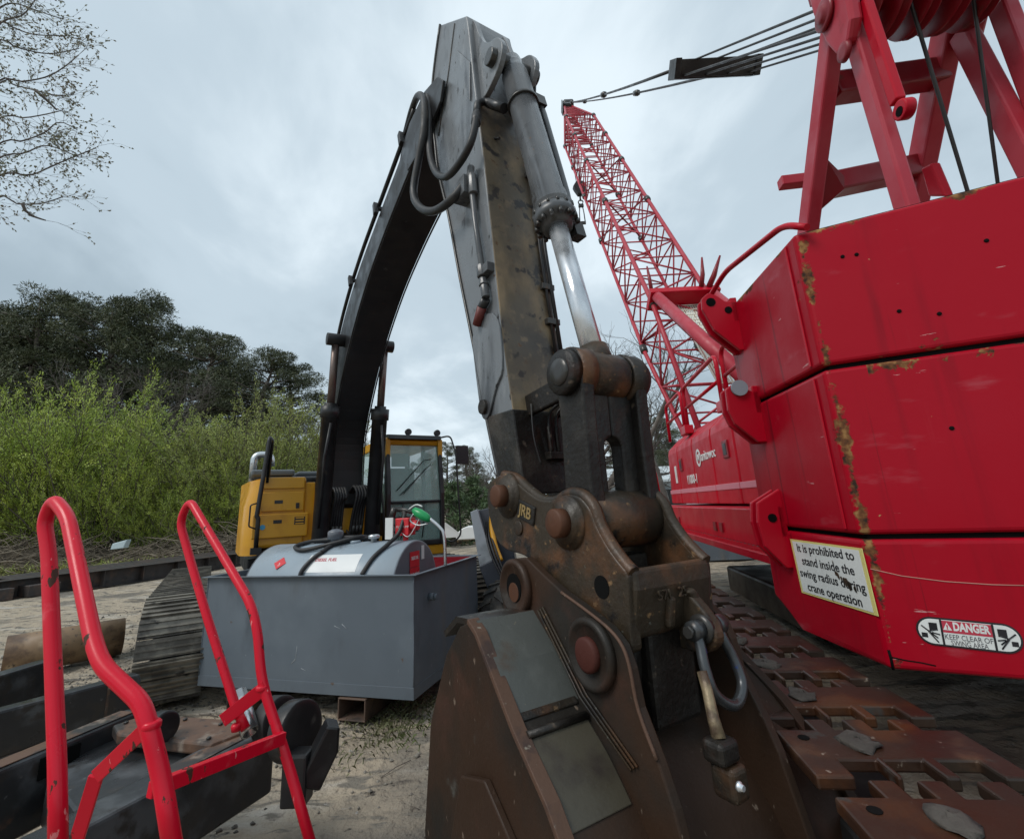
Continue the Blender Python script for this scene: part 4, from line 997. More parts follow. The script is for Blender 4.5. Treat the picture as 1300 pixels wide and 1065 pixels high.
# paint scratch on the rear face
b = MB(); q = [rf(x,y,.001) for x,y in ((1105,722),(1145,731),(1200,738),(1260,742),(1300,743))]; b.tube(q, .0016, 4); b.build('paint_scratch', M('pale scratch', (.5,.25,.2), .6), CRN)
b = MB(); b.tube([rf(x,y,.0) for x,y in ((1128,825),(1131,835),(1134,850))], .005, 5); b.tube([rf(x,y,.0) for x,y in ((1132,834),(1150,838),(1170,841),(1188,845))], .0025, 5); b.build('crack_line', mt['darkpit'], CRN)
# ---- housing
LH = 1.60
hz = [1.655,1.80,1.86,2.42,2.50,2.68]; ho = [0.,0.,.012,.012,.03,.22]
panels = [8.35,7.55,6.62,5.72,4.92,2.9]
b = MB(); b.loft([[C(2.9,LH+.02+a,z),C(8.30,LH+.02+a,z),C(8.30,5.2,z),C(2.9,5.2,z)] for z, a in zip(hz, ho)]); hs = b.build('engine_housing', mt['red_dark'], CRN)
for i in range(5):
    c1, c0 = panels[i]-.020, panels[i+1]+.020
    b = MB()
    end = .10 if i == 0 else 0
    b.loft([[C(c0,LH+a,z),C(c1-end*(z>2.4),LH+a,z),C(c1-end*(z>2.4),LH+a+.05,z),C(c0,LH+a+.05,z)] for z, a in zip(hz, ho)])
    dp = b.build('door_panel', mt['red'], hs, bev=.012, seg=2)
    b = MB(); b.box(C, (c0,c1), (LH-.006,LH+.02), (1.80,1.86)); b.build('pale_stripe', M('pale pink stripe', (.62,.22,.27), .4) if i == 0 else bpy.data.materials['pale pink stripe'], dp, bev=.003)
    if i in (1, 3, 4) :
        cc = {1:7.35,3:5.2,4:4.6}[i] if i != 4 else None
        if cc:
            b = MB(); b.box(C, (cc-.09,cc+.09), (LH-.004,LH+.03), (2.12,2.30)); lt = b.build('door_latch', mt['red_dark'], dp, bev=.006)
            b = MB(); b.box(C, (cc-.05,cc+.05), (LH-.008,LH), (2.15,2.27)); b.build('latch_paddle', mt['black'], dp, bev=.003)
b = MB(); b.box(C, (7.72,7.84), (LH+.004,LH+.010), (1.96,2.22)); b.build('white_placard', mt['white'], CRN)
b = MB(); b.box(C, (8.05,8.3), (1.33,1.336), (1.48,1.60)); b.box(C, (7.35,7.55), (1.33,1.336), (1.48,1.60)); 
b.build('spec_plate', mt['white'], CRN)
text('anitowoc', 'maker_name', mt['white'], CRN, C(5.88,LH+.006,2.22), -CC, UP, .17, width=.62, ext=.002, bold=.0012)
b = MB(); cM = C(6.32,LH+.007,2.22); b.loft([[cM - CM*h_ + (-CC*cos(a)+UP*sin(a))*r_ for a in [2*pi*k/24 for k in range(24)]] for h_, r_ in ((0,.11),(.003,.11),(.003,.078),(0,.078))], caps=False); b.build('maker_ring', mt['white'], CRN)
text('M', 'maker_letter', mt['white'], CRN, cM - CM*.002, -CC, UP, .13, ext=.002, bold=.0015)
text('11000-1', 'type_number', mt['white'], CRN, C(6.80,LH+.006,1.97), -CC, UP, .17, width=.52, ext=.002, bold=.0015)
# deck fascia and walkway
b = MB(); b.prism([C(c,1.34,z) for c,z in ((2.9,1.36),(8.9,1.36),(8.9,1.62),(2.9,1.64))], CM*3.9); b.build('deck_frame', mt['red'], CRN, bev=.01)
b = MB(); b.prism([C(c,l,z) for c,l,z in ((3.0,1.14,1.33),(8.9,1.14,1.33),(8.9,1.14,1.38),(3.0,1.14,1.38))], CM*.03); b.box(C,(3.0,8.9),(1.17,1.34),(1.34,1.352)); wk = b.build('walkway', mt['red'], CRN, bev=.003)
b = MB(); k = 3.05
while k < 8.9: b.box(C,(k,k+.03),(1.17,1.33),(1.352,1.366)); k += .09
b.build('walkway_tread', mt['red'], wk)
b = MB()
for c in (4.75,4.95,6.6): b.box(C,(c,c+.09),(1.325,1.34),(1.42,1.50))
b.build('drain_slot', mt['red_dark'], CRN)
b = MB(); b.box(C,(2.9,8.8),(2.0,5.0),(1.20,1.335)); b.cyl(C(6,3.3,.75),C(6,3.3,1.12),1.0,32); b.build('rotating_bed', mt['black'], CRN, bev=.02)
b = MB(); b.box(C,(4.6,6.9),(1.9,5.1),(.55,.85)); b.build('carbody', mt['black'], CRN, bev=.03)
# front post of the cab steps and boarding ladder at far end
b = MB()
q0 = 8.6
b.tube(fillet([C(8.5,1.45,1.62),C(8.55,1.42,2.2),C(8.75,1.30,2.45),C(8.75,1.30,3.9)], .08), .028, 8)
b.tube([C(8.95,1.2,1.4),C(8.95,1.2,2.1),C(8.6,1.25,2.1),C(8.6,1.25,1.45)], .02, 6); b.tube([C(8.6,1.25,1.8),C(8.95,1.2,1.8)], .02, 6)
b.build('boarding_post', mt['red'], CRN)
b = MB(); b.box(C,(8.86,8.90),(1.02,1.22),(1.62,1.92)); b.build('mirror_glass', mt['whitepl'], CRN, bev=.02)
# guard rails on the roof edge
def rail(c0, c1, par, l=LH+.10, z=2.66, h=.62):
    b = MB()
    b.tube(fillet([C(c0,l,z),C(c0,l,z+h),C(c1,l,z+h),C(c1,l,z)], .12, 5), .026, 8)
    b.tube([C(c0,l,z+h*.52),C(c1,l,z+h*.52)], .022, 8)
    return b.build('guard_rail', mt['red'], par)
rail(8.35, 7.2, CRN); rail(7.0, 5.35, CRN); rail(5.15, 4.0, CRN)
b = MB(); b.box(C,(6.95,7.25),(LH+.04,LH+.16),(2.62,2.74)); b.box(C,(5.1,5.4),(LH+.04,LH+.16),(2.62,2.74)); b.build('rail_bracket', mt['red'], CRN, bev=.008)
# ---- gantry
GL, GR = 2.60, 3.90
def gbar(name, pts, l, w, h, m='red_veiled', ext=0.0, par=None):
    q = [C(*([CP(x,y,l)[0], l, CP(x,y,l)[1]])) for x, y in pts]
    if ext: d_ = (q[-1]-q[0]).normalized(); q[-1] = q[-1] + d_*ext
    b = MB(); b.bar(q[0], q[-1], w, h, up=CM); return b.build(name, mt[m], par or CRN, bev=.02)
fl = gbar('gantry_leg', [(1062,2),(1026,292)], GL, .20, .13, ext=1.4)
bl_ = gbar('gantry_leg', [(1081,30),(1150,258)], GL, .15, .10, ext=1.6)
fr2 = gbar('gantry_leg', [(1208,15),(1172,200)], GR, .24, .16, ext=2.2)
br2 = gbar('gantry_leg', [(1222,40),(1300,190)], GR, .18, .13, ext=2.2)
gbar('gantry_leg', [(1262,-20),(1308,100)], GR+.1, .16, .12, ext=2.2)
def gpt(x, y, l): a, z = CP(x, y, l); return C(a, l, z)
b = MB(); b.bar(gpt(1052,114,GL+.1), gpt(1192,94,GR), .20, .24); b.build('cross_beam', mt['red_dark'], CRN, bev=.02)
b = MB(); b.bar(gpt(1034,240,GL+.1), gpt(1168,212,GR), .20, .22); b.build('cross_beam', mt['red_dark'], CRN, bev=.02)
b = MB(); b.hexa([gpt(1048,200,GL+.08),gpt(1072,224,GL+.3),gpt(1072,240,GL+.3),gpt(1040,268,GL+.08)]+[p+CC*.03 for p in [gpt(1048,200,GL+.08),gpt(1072,224,GL+.3),gpt(1072,240,GL+.3),gpt(1040,268,GL+.08)]]); b.build('gusset_plate', mt['red_dark'], CRN)
b = MB(); b.box(lambda a,c,h: gpt(1010,230,GL)+CC*a+CM*c+UP*h, (-.06,.06),(-.16,.1),(-.06,.05)); b.build('stub_arm', mt['red_veiled'], CRN, bev=.01)
# head with sheaves
b = MB()
for x, y, l in ((1052,14,GL-.12),(1206,14,GR+.02)):
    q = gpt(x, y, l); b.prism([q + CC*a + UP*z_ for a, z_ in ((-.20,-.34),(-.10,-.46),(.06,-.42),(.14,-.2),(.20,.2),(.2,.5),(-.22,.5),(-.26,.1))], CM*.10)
gh = b.build('head_plate', mt['red_veiled'], CRN, bev=.03)
b = MB(); q = gpt(1052,14,GL-.13); b.lathe(q + UP*.02 + CC*.05, -CM, [(0,.13),(.02,.13),(.03,.11),(.03,.08),(.05,.07),(.05,.02)], 28); b.lathe(gpt(1074,66,GL-.13), -CM, [(0,.08),(.03,.075),(.03,.04)], 24); b.build('pin_cover', mt['red_dark'], gh)
b = MB(); hc_ = gpt(1060,6,GL); 
for k in range(5):
    l = GL + .16 + .235*k; b.lathe(C(hc_.dot(CC), l, hc_.z), CM, [(-.05,.10),(-.05,.34),(-.03,.35),(-.008,.29),(.008,.29),(.03,.35),(.05,.34),(.05,.10)], 30)
b.build('sheave', mt['red_dark'], gh)
b = MB(); b.cyl(C(hc_.dot(CC), GL-.1, hc_.z), C(hc_.dot(CC), GR+.1, hc_.z), .12, 20); b.box(lambda a,l,z: C(hc_.dot(CC)+a, l, hc_.z+z), (-.2,.3),(GL,GR),(.36,.5)); b.build('sheave_shaft', mt['red_dark'], gh)
# hinged arm hanging from the head
b = MB(); b.bar(gpt(1098,2,GL+.02), gpt(1140,130,GL+.02), .09, .07, up=CM); b.lathe(gpt(1141,140,GL-.02), CM, [(0,.075),(.08,.075)], 20)
ha = b.build('hanging_link', mt['red'], CRN, bev=.012)
b = MB(); b.lathe(gpt(1141,142,GL-.025), CM, [(0,.035),(.09,.035)], 16); b.build('link_hole', mt['darkpit'], ha)
b = MB(); b.prism([gpt(1168,214,GR-.5),gpt(1182,207,GR-.5),gpt(1200,250,GR-.5),gpt(1178,250,GR-.5)], CM*.08); b.build('foot_clevis', mt['red'], CRN, bev=.02)
# cables
def cab_(name, p, q, r, m='rope', sag=0, par=CRN):
    b = MB(); n = 10; b.tube([p.lerp(q, k/n) - UP*(sag*4*(k/n)*(1-k/n)) for k in range(n+1)], r, 6); return b.build(name, mt[m], par)
cab_('hoist_rope', C(hc_.dot(CC)-.1, GL+.5, hc_.z), gpt(1228,250,GR-.3) - UP*.6, .015)
cab_('hoist_rope', C(hc_.dot(CC)-.1, GL+1.0, hc_.z), gpt(1252,244,GR) - UP*.6, .014)
# ---- lattice boom
B0 = Vector((3.97, 8.4, 2.35)); B1 = Vector((4.0, 22.3, 23.5))
bt = (B1-B0).normalized(); BL = (B1-B0).length; bm_ = Vector((cos(radians(1)), 0, 0)); bm_ = (bm_ - bt*bm_.dot(bt)).normalized(); bu = bm_.cross(bt)  # up-ish normal
if bu.z < 0: bu = -bu
HWb = .68
def sect(d):
    if d < 4.0: k = .35 + .65*d/4.0; w = HWb
    elif d > BL-4.6: k = 1 - .80*(d-(BL-4.6))/4.6; w = HWb*(1 - .72*(d-(BL-4.6))/4.6)
    else: k = 1; w = HWb
    return w, HWb*k
def BP(d, a, c): w, h_ = sect(d); return B0 + bt*d + bm_*(a*w) + bu*(c*h_)
brks = [0, 4.0, 10.0, 14.0, 17.5, BL-4.6, BL]
LB = MB(); st = []
d = .6
while d < BL-.2: st.append(d); d += .92 if d < BL-4.6 else .5
rr = random.Random(2)
for i in range(len(st)-1):
    d0, d1 = st[i], st[i+1]; r = .024
    for (a0,c0),(a1,c1) in (((-1,-1),(1,-1)),((-1,1),(1,1)),((-1,-1),(-1,1)),((1,-1),(1,1))):
        if i % 2 == 0: LB.tube([BP(d0,a0,c0),BP(d1,a1,c1)], r, 5)
        else: LB.tube([BP(d0,a1,c1),BP(d1,a0,c0)], r, 5)
        LB.tube([BP(d0,a0,c0),BP(d0,a1,c1)], r*.9, 5)
bo = LB.build('lattice_boom', mt['red_veiled'], CRN, recalc=False)
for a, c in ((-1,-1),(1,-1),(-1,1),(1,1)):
    b = MB(); b.tube([BP(d_, a, c) for d_ in brks], .058 if c > 0 else .052, 8); b.build('boom_chord', mt['red_veiled'], bo)
b = MB()
for d_ in brks[1:-1]:
    for a, c in ((-1,-1),(1,-1),(-1,1),(1,1)): b.lathe(BP(d_-.12,a,c), bt, [(0,.06),(.02,.095),(.22,.095),(.24,.06)], 8)
b.build('chord_coupling', mt['steel'], bo)
b = MB()
for d_ in (4.25, 10.2, 14.2):
    LB2 = [BP(d_,-1,-1),BP(d_,1,1)]; b.tube(LB2, .03, 5); b.tube([BP(d_,1,-1),BP(d_,-1,1)], .03, 5)
b.build('diaphragm_brace', mt['red_dark'], bo)
b = MB(); w = .35
for k in range(9):
    d_ = BL-4.2+.5*k; fr = lambda a,c,h: BP(d_+a, c, h); b.box(fr, (-.1,.12), (-1,1), (-.98,-.92))
b.build('tip_plate', mt['red_dark'], bo)
b = MB(); tp = B1 + bt*.1; b.lathe(tp - bm_*.25 + bu*.1, bm_, [(0,.32),(.05,.36),(.5,.36),(.55,.32)], 20); b.lathe(tp + bt*.45 - bm_*.1+bu*.1, bm_, [(0,.2),(.2,.2)], 16); b.box(lambda a,c,h: tp+bt*a+bm_*c+bu*h, (-.3,.5),(-.32,-.27),(-.3,.35)); b.build('tip_sheave', mt['black'], bo)
# heavy cross head and struts of the boom butt
b = MB(); b.bar(BP(4.0,-1.15,1.12), BP(4.0,1.15,1.12), .18, .5, up=bu); b.build('butt_cross_beam', mt['red'], bo, bev=.02)
for a in (-1, 1):
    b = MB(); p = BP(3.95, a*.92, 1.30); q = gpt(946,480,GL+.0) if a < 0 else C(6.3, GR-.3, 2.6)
    b.cyl(p, q, .12, 16); b.build('backstop_strut', mt['red_veiled'], CRN)
    b = MB(); b.lathe(q, (q-p), [(-.02,.10),(.012,.10)], 16); b.build('strut_end', mt['chrome2'], CRN)
    b = MB(); b.prism([BP(.6,a*.9,-1),BP(.6,a*.9,1),BP(-.25,a*.9,0)], bm_*.08*a); b.build('boom_foot', mt['red'], bo, bev=.01)
b = MB()
for k in range(11):
    a = -.42 + .84*k/10; b.tube([BP(4.1,a*.9+.15,.9), BP(1.2,a*1.0+.15,1.9)], .022, 4)
for k in range(14):
    a = k/13; b.tube([BP(4.1-2.9*a,-.30+.12,.9+1.0*a), BP(4.1-2.9*a,.56,.9+1.0*a)], .012, 4)
b.build('rope_guard', mt['whiterope'], bo)
b = MB(); b.tube([BP(4.0,.75,1.3),BP(4.15,.95,1.8),BP(4.4,1.15,2.3)], [.07,.06,.02], 8); b.tube([BP(4.0,.55,1.3),BP(4.2,.6,1.8),BP(4.6,.7,2.1)], [.06,.05,.02], 8); b.tube([BP(4.1,-1.0,1.2),BP(4.4,-1.05,1.6),BP(4.8,-1.0,1.7)], [.05,.04,.02], 6); b.build('pendant_hook', mt['red_dark'], bo)
# hook block and falls
hb = atY(738,240,0+21.2) 
topn = B1 + bt*.1 - bm_*.1
hbp = Vector((atY(735.5,240,22.6).x, 22.6, atY(735.5,240,22.6).z))
b = MB()
for dx in (-.22,-.08,.08,.22): b.tube([Vector((B1.x+dx,22.6,B1.z)), hbp + Vector((dx*.6,0,.45))], .018, 4)
b.build('hook_rope', mt['rope'], CRN)
b = MB(); b.prism([hbp + Vector((x,-.16,z)) for x,z in ((-.3,-.05),(-.36,.1),(-.16,.42),(.18,.42),(.34,.30),(.34,-.15),(.1,-.42),(-.12,-.40))], Vector((0,.32,0))); hbk = b.build('hook_block', mt['black'], CRN, bev=.04)
b = MB(); b.tube([hbp-UP*.4, hbp-UP*.75], .05, 8); b.tube(circ(hbp-UP*.85, Vector((1,0,0)), UP, .13, 14), .035, 6)
for dx in (-.12,.12): b.tube([hbp + Vector((dx*.6,0,-1.05)), hbp+Vector((dx,0,-1.5)), hbp+Vector((dx*1.2,0,-2.1))], .03, 6)
b.box(lambda a,c,h: hbp+Vector((a,c,h)), (-.14,.14),(-.05,.05),(-1.15,-1.0)); b.box(lambda a,c,h: hbp+Vector((a,c,h)), (-.17,.17),(-.05,.05),(-2.2,-2.05))
b.build('hook_sling', mt['steel'], hbk)
# pendants, bridle spreader and boom hoist ropes
t0 = C(hc_.dot(CC)-.0, (GL+GR)/2, hc_.z)
tipp = B1 + bt*.05 + bu*.3
sp0 = atP(907, 86, t0, Vector((0,0,1)).cross((tipp-t0)).normalized())
k_ = (sp0 - t0).dot((tipp-t0).normalized()); spc = sp0
SPL, SPR = spc - bm_*.68, spc + bm_*.68
dpl = (tipp - spc).normalized(); upn = bm_.cross(dpl).normalized()
upn = upn if upn.z > 0 else -upn
b = MB(); fr = lambda a, c, h: spc + bm_*a + dpl*c + upn*h
b.box(fr, (-.68,.68), (-.16,-.12), (-.13,.13)); b.box(fr, (-.68,.68), (.12,.16), (-.13,.13)); b.box(fr,(-.68,.68),(-.12,.12),(-.15,-.125)); b.box(fr, (-.72,-.62), (-.19,.19), (-.15,.15)); b.box(fr, (.62,.72), (-.19,.19), (-.15,.15))
bri = b.build('bridle_spreader', mt['black'], CRN, bev=.01)
b = MB()
for k in range(7): b.lathe(spc + bm_*(-.52+.175*k), bm_, [(-.05,.03),(-.05,.12),(0,.10),(.05,.12),(.05,.03)], 16)
b.build('spreader_sheave', mt['darkpit'], bri)
for k in range(7):
    a = -.5 + 1.0*k/6; cab_('boom_hoist_rope', C(hc_.dot(CC)+.1, (GL+GR)/2+a*1.1, hc_.z - .1 + .3*(k%2)), spc + bm_*(a*1.1) - dpl*.02 + upn*(.12 if k%2 else -.1), .016)
for a in (-.66,.66):
    p, q = spc + bm_*a + dpl*.15, tipp + bm_*(a*.35)
    o_ = cab_('boom_pendant', p, q, .030, sag=.15)
    b = MB()
    for f_ in (.35,.8):
        c_ = p.lerp(q, f_) - UP*(.15*4*f_*(1-f_)); b.lathe(c_, (q-p), [(-.2,.03),(-.15,.09),(.15,.09),(.2,.03)], 8)
    b.build('pendant_link', mt['steel'], o_)
# ---- crawler track under the counterweight
TL0, TL1, TZ = .55, 1.06, 1.05
b = MB(); b.box(C,(.85,8.2),(TL0+.12,TL1-.1),(.50,.84)); tkf = b.build('track_frame', mt['black'], CRN, bev=.04)
b = MB()
b.prism([C(c,TL0+.12,z) for c,z in [(9.0+.28*cos(a)-.4, .74+.28*sin(a)) for a in [2*pi*k/24 for k in range(24)]]], CM*.25); b.build('track_sprocket', mt['black'], CRN)
PT = .34
wS = TL1-TL0
tabs = [(.22,.34),(.44,.56),(.70,.82)]
def shoe(fr, mb):
    # outline with interlocking tabs (front) and slots (rear); fr(a,l,h): a along travel
    pts = [(0,0)]
    g = .018
    for t0_, t1_ in tabs: pts += [(t0_*wS-g, 0),(t0_*wS-g, .085),(t1_*wS+g, .085),(t1_*wS+g, 0)]
    pts += [(wS,0),(wS,PT-.085)]
    for t0_, t1_ in tabs[::-1]: pts += [(t1_*wS, PT-.085),(t1_*wS, PT-.012),(t0_*wS, PT-.012),(t0_*wS, PT-.085)]
    pts += [(0,PT-.085)]
    return pts
base = shoe(None, None)
def make_shoe(f):
    mb = MB(); n = len(base)
    loops = [[f(a, TL0+l, h) for l, a in base] for h in (-.034, 0)]
    mb.prism(loops[0], loops[1][0]-loops[0][0]); return mb
tri_pts = walk(loop_pts(.5, 9.0, .43, TZ, 14), PT)
for i, (p, t) in enumerate(tri_pts):
    nrm = Vector((t.y, -t.x, 0))
    f = lambda a, l, h: C(p.x - t.x*a + nrm.x*h, l, p.y - t.y*a + nrm.y*h)
    if p.y > .4:
        mb = make_shoe(f); o = mb.build('track_shoe', mt['shoe'], CRN, bev=.007)
        if t.x < -.9 and p.x < 6:
            mb = MB(); rr = random.Random(i); cpt = f(.17, TL0+.38*wS, .0)
            ring = [[cpt + (-CC*t.x*0+CC)*(.062*cos(a)*q_*rr.uniform(.7,1.25)) + CM*(.05*sin(a)*q_*rr.uniform(.7,1.25)) + UP*(h_+rr.uniform(-.004,.006)) for a in [2*pi*k/12 for k in range(12)]] for q_, h_ in ((1,.0),(.85,.007),(.5,.011),(.15,.012))]
            mb.loft(ring, True); mb.build('mud_lump', mt['clod'], o)
            mb = MB(); mb.lathe(f(.20, TL0+.06, .0), UP, [(0,.016),(.002,.016)], 10); mb.build('bolt_hole', mt['darkpit'], o)
# far crawler
b = MB(); slab2 = [C(c, 5.3, z) for c, z in loop_pts(.55, 9.0, .43, TZ, 10)]; b.prism(slab2, CM*.95); b.build('far_crawler', mt['shoe'], CRN, bev=.02)
# ------------------------------------------------------------------ grey tub with the fuel tank
TA = Vector((-3.226,5.178,0)); tu = Vector((.960,-.280,0)).normalized(); tv = Vector((-tu.y, tu.x, 0)); TL = 2.352
def T(a, b_, z): return TA + tu*a + tv*b_ + UP*z
TUB = thing('containment_tub', TA + tu*TL/2 + tv*.75, 'open slate grey steel tub standing on rusty square tubes around the fuel tank', 'tub')
D = 1.55; Z0, Z1 = .20, 1.195; w = .008
b = MB(); b.box(T, (0,TL), (0,w), (Z0,Z1)); b.box(T,(0,TL),(D-w,D),(Z0,Z1)); b.box(T,(w,TL-w),(w,D-w),(Z0+.05,Z0+.06))
b.box(T,(0,w),(w,D-w),(Z0,Z1)); b.box(T,(TL-w,TL),(w,D-w),(Z0,Z1)); b.build('tub_wall', mt['tub'], TUB)
b = MB(); f_ = .045
b.box(T,(-f_,TL+f_),(-f_,.0),(Z1-.004,Z1+.004)); b.box(T,(-f_,TL+f_),(D,D+f_),(Z1-.004,Z1+.004)); b.box(T,(-f_,0),(0,D),(Z1-.004,Z1+.004)); b.box(T,(TL,TL+f_),(0,D),(Z1-.004,Z1+.004))
b.build('rim_flange', mt['tub'], TUB, bev=.002)
b = MB(); b.box(T,(-.003,TL+.003),(-.004,.0),(Z0,Z0+.095)); b.box(T,(TL,TL+.004),(-.004,D),(Z0,Z0+.095)); b.build('base_strip', mt['tub'], TUB, bev=.002)
b = MB(); b.cyl(T(TL,.30,.96),T(TL+.055,.30,.96),.034,14); b.cyl(T(TL+.05,.30,.96),T(TL+.085,.30,.96),.028,14); b.build('drain_coupling', mt['tub'], TUB)
b = MB(); b.cyl(T(-.03,.1,.34),T(.0,.1,.34),.03,10); b.build('side_plug', mt['chrome2'], TUB)
b = MB(); b.prism([T(.0,.012,Z1+.001),T(.25,.30,Z1-.15),T(.26,.30,Z1-.15)], tv*.01); 
for a0, a1 in ((.72-.33,1.0-.33),(1.62-.0,1.90-.0)):
    b = MB()
    for x0, x1, z0, z1 in ((a0,a1,.012,.026),(a0,a1,.176,.19),(a0,a0+.014,.026,.176),(a1-.014,a1,.026,.176)): b.box(T,(x0,x1),(-.02,D+.02),(z0,z1))
    b.build('skid_tube', mt['tubrust'], TUB, bev=.006)
b = MB(); b.box(T,(.06,TL-.03),(D-.03,D-.012),(.75,Z1-.01)); b.build('inner_liner', mt['red_dark'], TUB)
# scratches on the front
b = MB(); rr = random.Random(11)
def sc_(x0,y0,x1,y1,bend=.0,r=.002):
    p = atP(x0,y0,TA,tv); q = atP(x1,y1,TA,tv); b.tube([p, p.lerp(q,.5)+tu*bend, q], r, 4)
sc_(374,840,377,820,.004); sc_(370,842,375,836,.002,.003); sc_(424,794,432,798,0,.002); sc_(434,792,440,798,0,.0025); sc_(382,848,388,851,0,.0015)
b.build('paint_scratch', M('pale scratch on grey', (.33,.35,.36), .6), TUB)
# fuel tank
FT = thing('fuel_tank', T(1.2,.65,.55), 'horizontal pale grey fuel tank with pump and hose sitting in the slate grey tub', 'fuel tank')
TR = .485; tc = .965
def cap(x, s): return [(0,TR)]
b = MB(); b.lathe(T(.26,.66,tc), tu, [(0,TR-.008),(.012,TR),(1.75,TR),(1.76,TR-.008)], 56); tank = b.build('tank_shell', mt['tank'], FT)
b = MB(); b.lathe(T(.26+1.761,.66,tc), tu, [(0,TR-.004),(.004,TR-.002),(.006,TR-.02),(.006,.01)], 56); b.lathe(T(.259,.66,tc), -tu, [(0,TR-.004),(.004,TR-.002),(.006,.01)], 56); b.build('end_cap', mt['tank_end'], FT)
b = MB(); b.box(T,(.5,.6),(.3,1.0),(.50,.62)); b.box(T,(1.6,1.7),(.3,1.0),(.50,.62)); b.box(T,(.5,.6),(.3,1.0),(Z0+.061,.50)); b.box(T,(1.6,1.7),(.3,1.0),(Z0+.061,.50)); b.build('tank_saddle', mt['tank_end'], FT)
zt = tc+TR
b = MB(); rr = random.Random(6)
for a_, b0_ in ((.0,.0),(TL,.0)):
    pts = [T(a_+rr.uniform(-.002,.002), b0_-.001, Z0+.1+.09*k) for k in range(11)]
    b.tube(pts, [rr.uniform(.004,.007) for _ in pts], 6)
b.build('corner_weld', mt['tub'], TUB)
b = MB(); b.lathe(T(1.02,.66,zt-.02), UP, [(0,.05),(.055,.05),(.056,.085),(.13,.085),(.145,.078),(.165,.03)], 24); b.build('vent_cap', mt['tank_end'], FT)
b = MB(); b.lathe(T(.66,.60,zt-.03), UP, [(0,.06),(.04,.06),(.045,.045)], 18); b.lathe(T(1.32,.60,zt-.02), UP, [(0,.05),(.03,.06),(.04,.05)], 12); b.build('tank_bung', mt['tank'], FT)
b = MB(); b.lathe(T(1.55,.60,zt-.02), UP, [(0,.03),(.05,.03),(.055,.06),(.085,.062),(.095,.04)], 18); b.build('filler_cap', mt['chrome2'], FT)
def TT(a, ang, r=TR): return T(.16+a, .66 - r*sin(ang), tc + r*cos(ang))    # on the tank skin, ang towards the camera
def patch(mb, a0, a1, t0, t1, h, n=10):
    loops = []
    for k in range(n+1):
        t = t0+(t1-t0)*k/n; loops.append([TT(a0,t,TR+.0005),TT(a1,t,TR+.0005),TT(a1,t,TR+h),TT(a0,t,TR+h)])
    mb.loft(loops); return mb
b = patch(MB(), .80, 1.42, .66, 1.08, .002); wl = b.build('tank_label', mt['whitepl'], FT)
pm = TT(1.02,.80,TR+.003); pu = (TT(1.02,.7,TR)-TT(1.02,.9,TR)).normalized()
text('DIESEL FUEL', 'label_text', mt['signred'], FT, pm, tu, pu, .05, width=.26, ext=.0005, bold=.001)
b = MB(); c_ = TT(.46,.86,TR+.001); pn = tu.cross(pu).normalized(); b.prism([c_ + (tu*cos(a)+pu*sin(a))*.075 for a in [k*pi/2 for k in range(4)]], pn*.003); b.build('hazard_diamond', mt['stickred'], FT)
text('3', 'diamond_digit', mt['whitepl'], FT, c_+pn*.004+pu*-.02, tu, pu, .05, ext=.0004)
# red sign on the end cap side
b = MB(); ec = T(.26+1.772, .66, tc); 
b.box(lambda a,c,h: ec + tv*a + UP*c + tu*h, (-.15,.05),(.06,.22),(0,.004)); b.box(lambda a,c,h: ec + tv*a + UP*c + tu*h, (-.15,.05),(.225,.375),(0,.004)); rs_ = b.build('red_sign', mt['stickred'], FT)
text('NO SMOKING', 'sign_text', mt['whitepl'], FT, ec+tv*-.05+UP*.14+tu*.005, tv, UP, .07, width=.185, ext=.0005, bold=.0015)
text('DIESEL FUEL', 'sign_text', mt['whitepl'], FT, ec+tv*-.05+UP*.31+tu*.005, tv, UP, .045, width=.15, ext=.0005, bold=.0008)
b = MB(); b.box(lambda a,c,h: ec + tv*a + UP*c + tu*h, (.10,.16),(.28,.42),(0,.004)); b.build('white_tag', mt['whitepl'], FT)
# hose looped over the tank
b = MB()
hp = [TT(.92,.62,TR+.02),TT(.98,.35,TR+.025),TT(1.18,.02,TR+.03),TT(1.22,-.12,TR+.03),TT(.95,-.05,TR+.03),TT(.62,.12,TR+.03),TT(.50,.40,TR+.025),TT(.66,.55,TR+.025),TT(.95,.40,TR+.04),TT(1.18,.10,TR+.055),TT(1.20,-.15,TR+.05)]
b.tube(spline(hp, 8), .022, 10)
b.tube(spline([TT(.92,.62,TR+.02),TT(.86,.80,TR+.02),TT(.80,1.1,TR+.02),TT(.8,1.5,TR-.02)], 6), .022, 10)
b.tube(spline([TT(.60,.05,TR+.02),TT(.85,-.05,TR+.05),TT(1.15,-.05,TR+.05)], 6), .02, 8)
b.tube(spline([TT(1.52,1.15,TR+.02),TT(1.58,.8,TR+.02),TT(1.66,.45,TR+.03),TT(1.72,.2,TR+.09),TT(1.74,.05,TR+.24),TT(1.72,.0,TR+.30)], 8), .022, 10)
b.build('fuel_hose', mt['rubber'], FT)
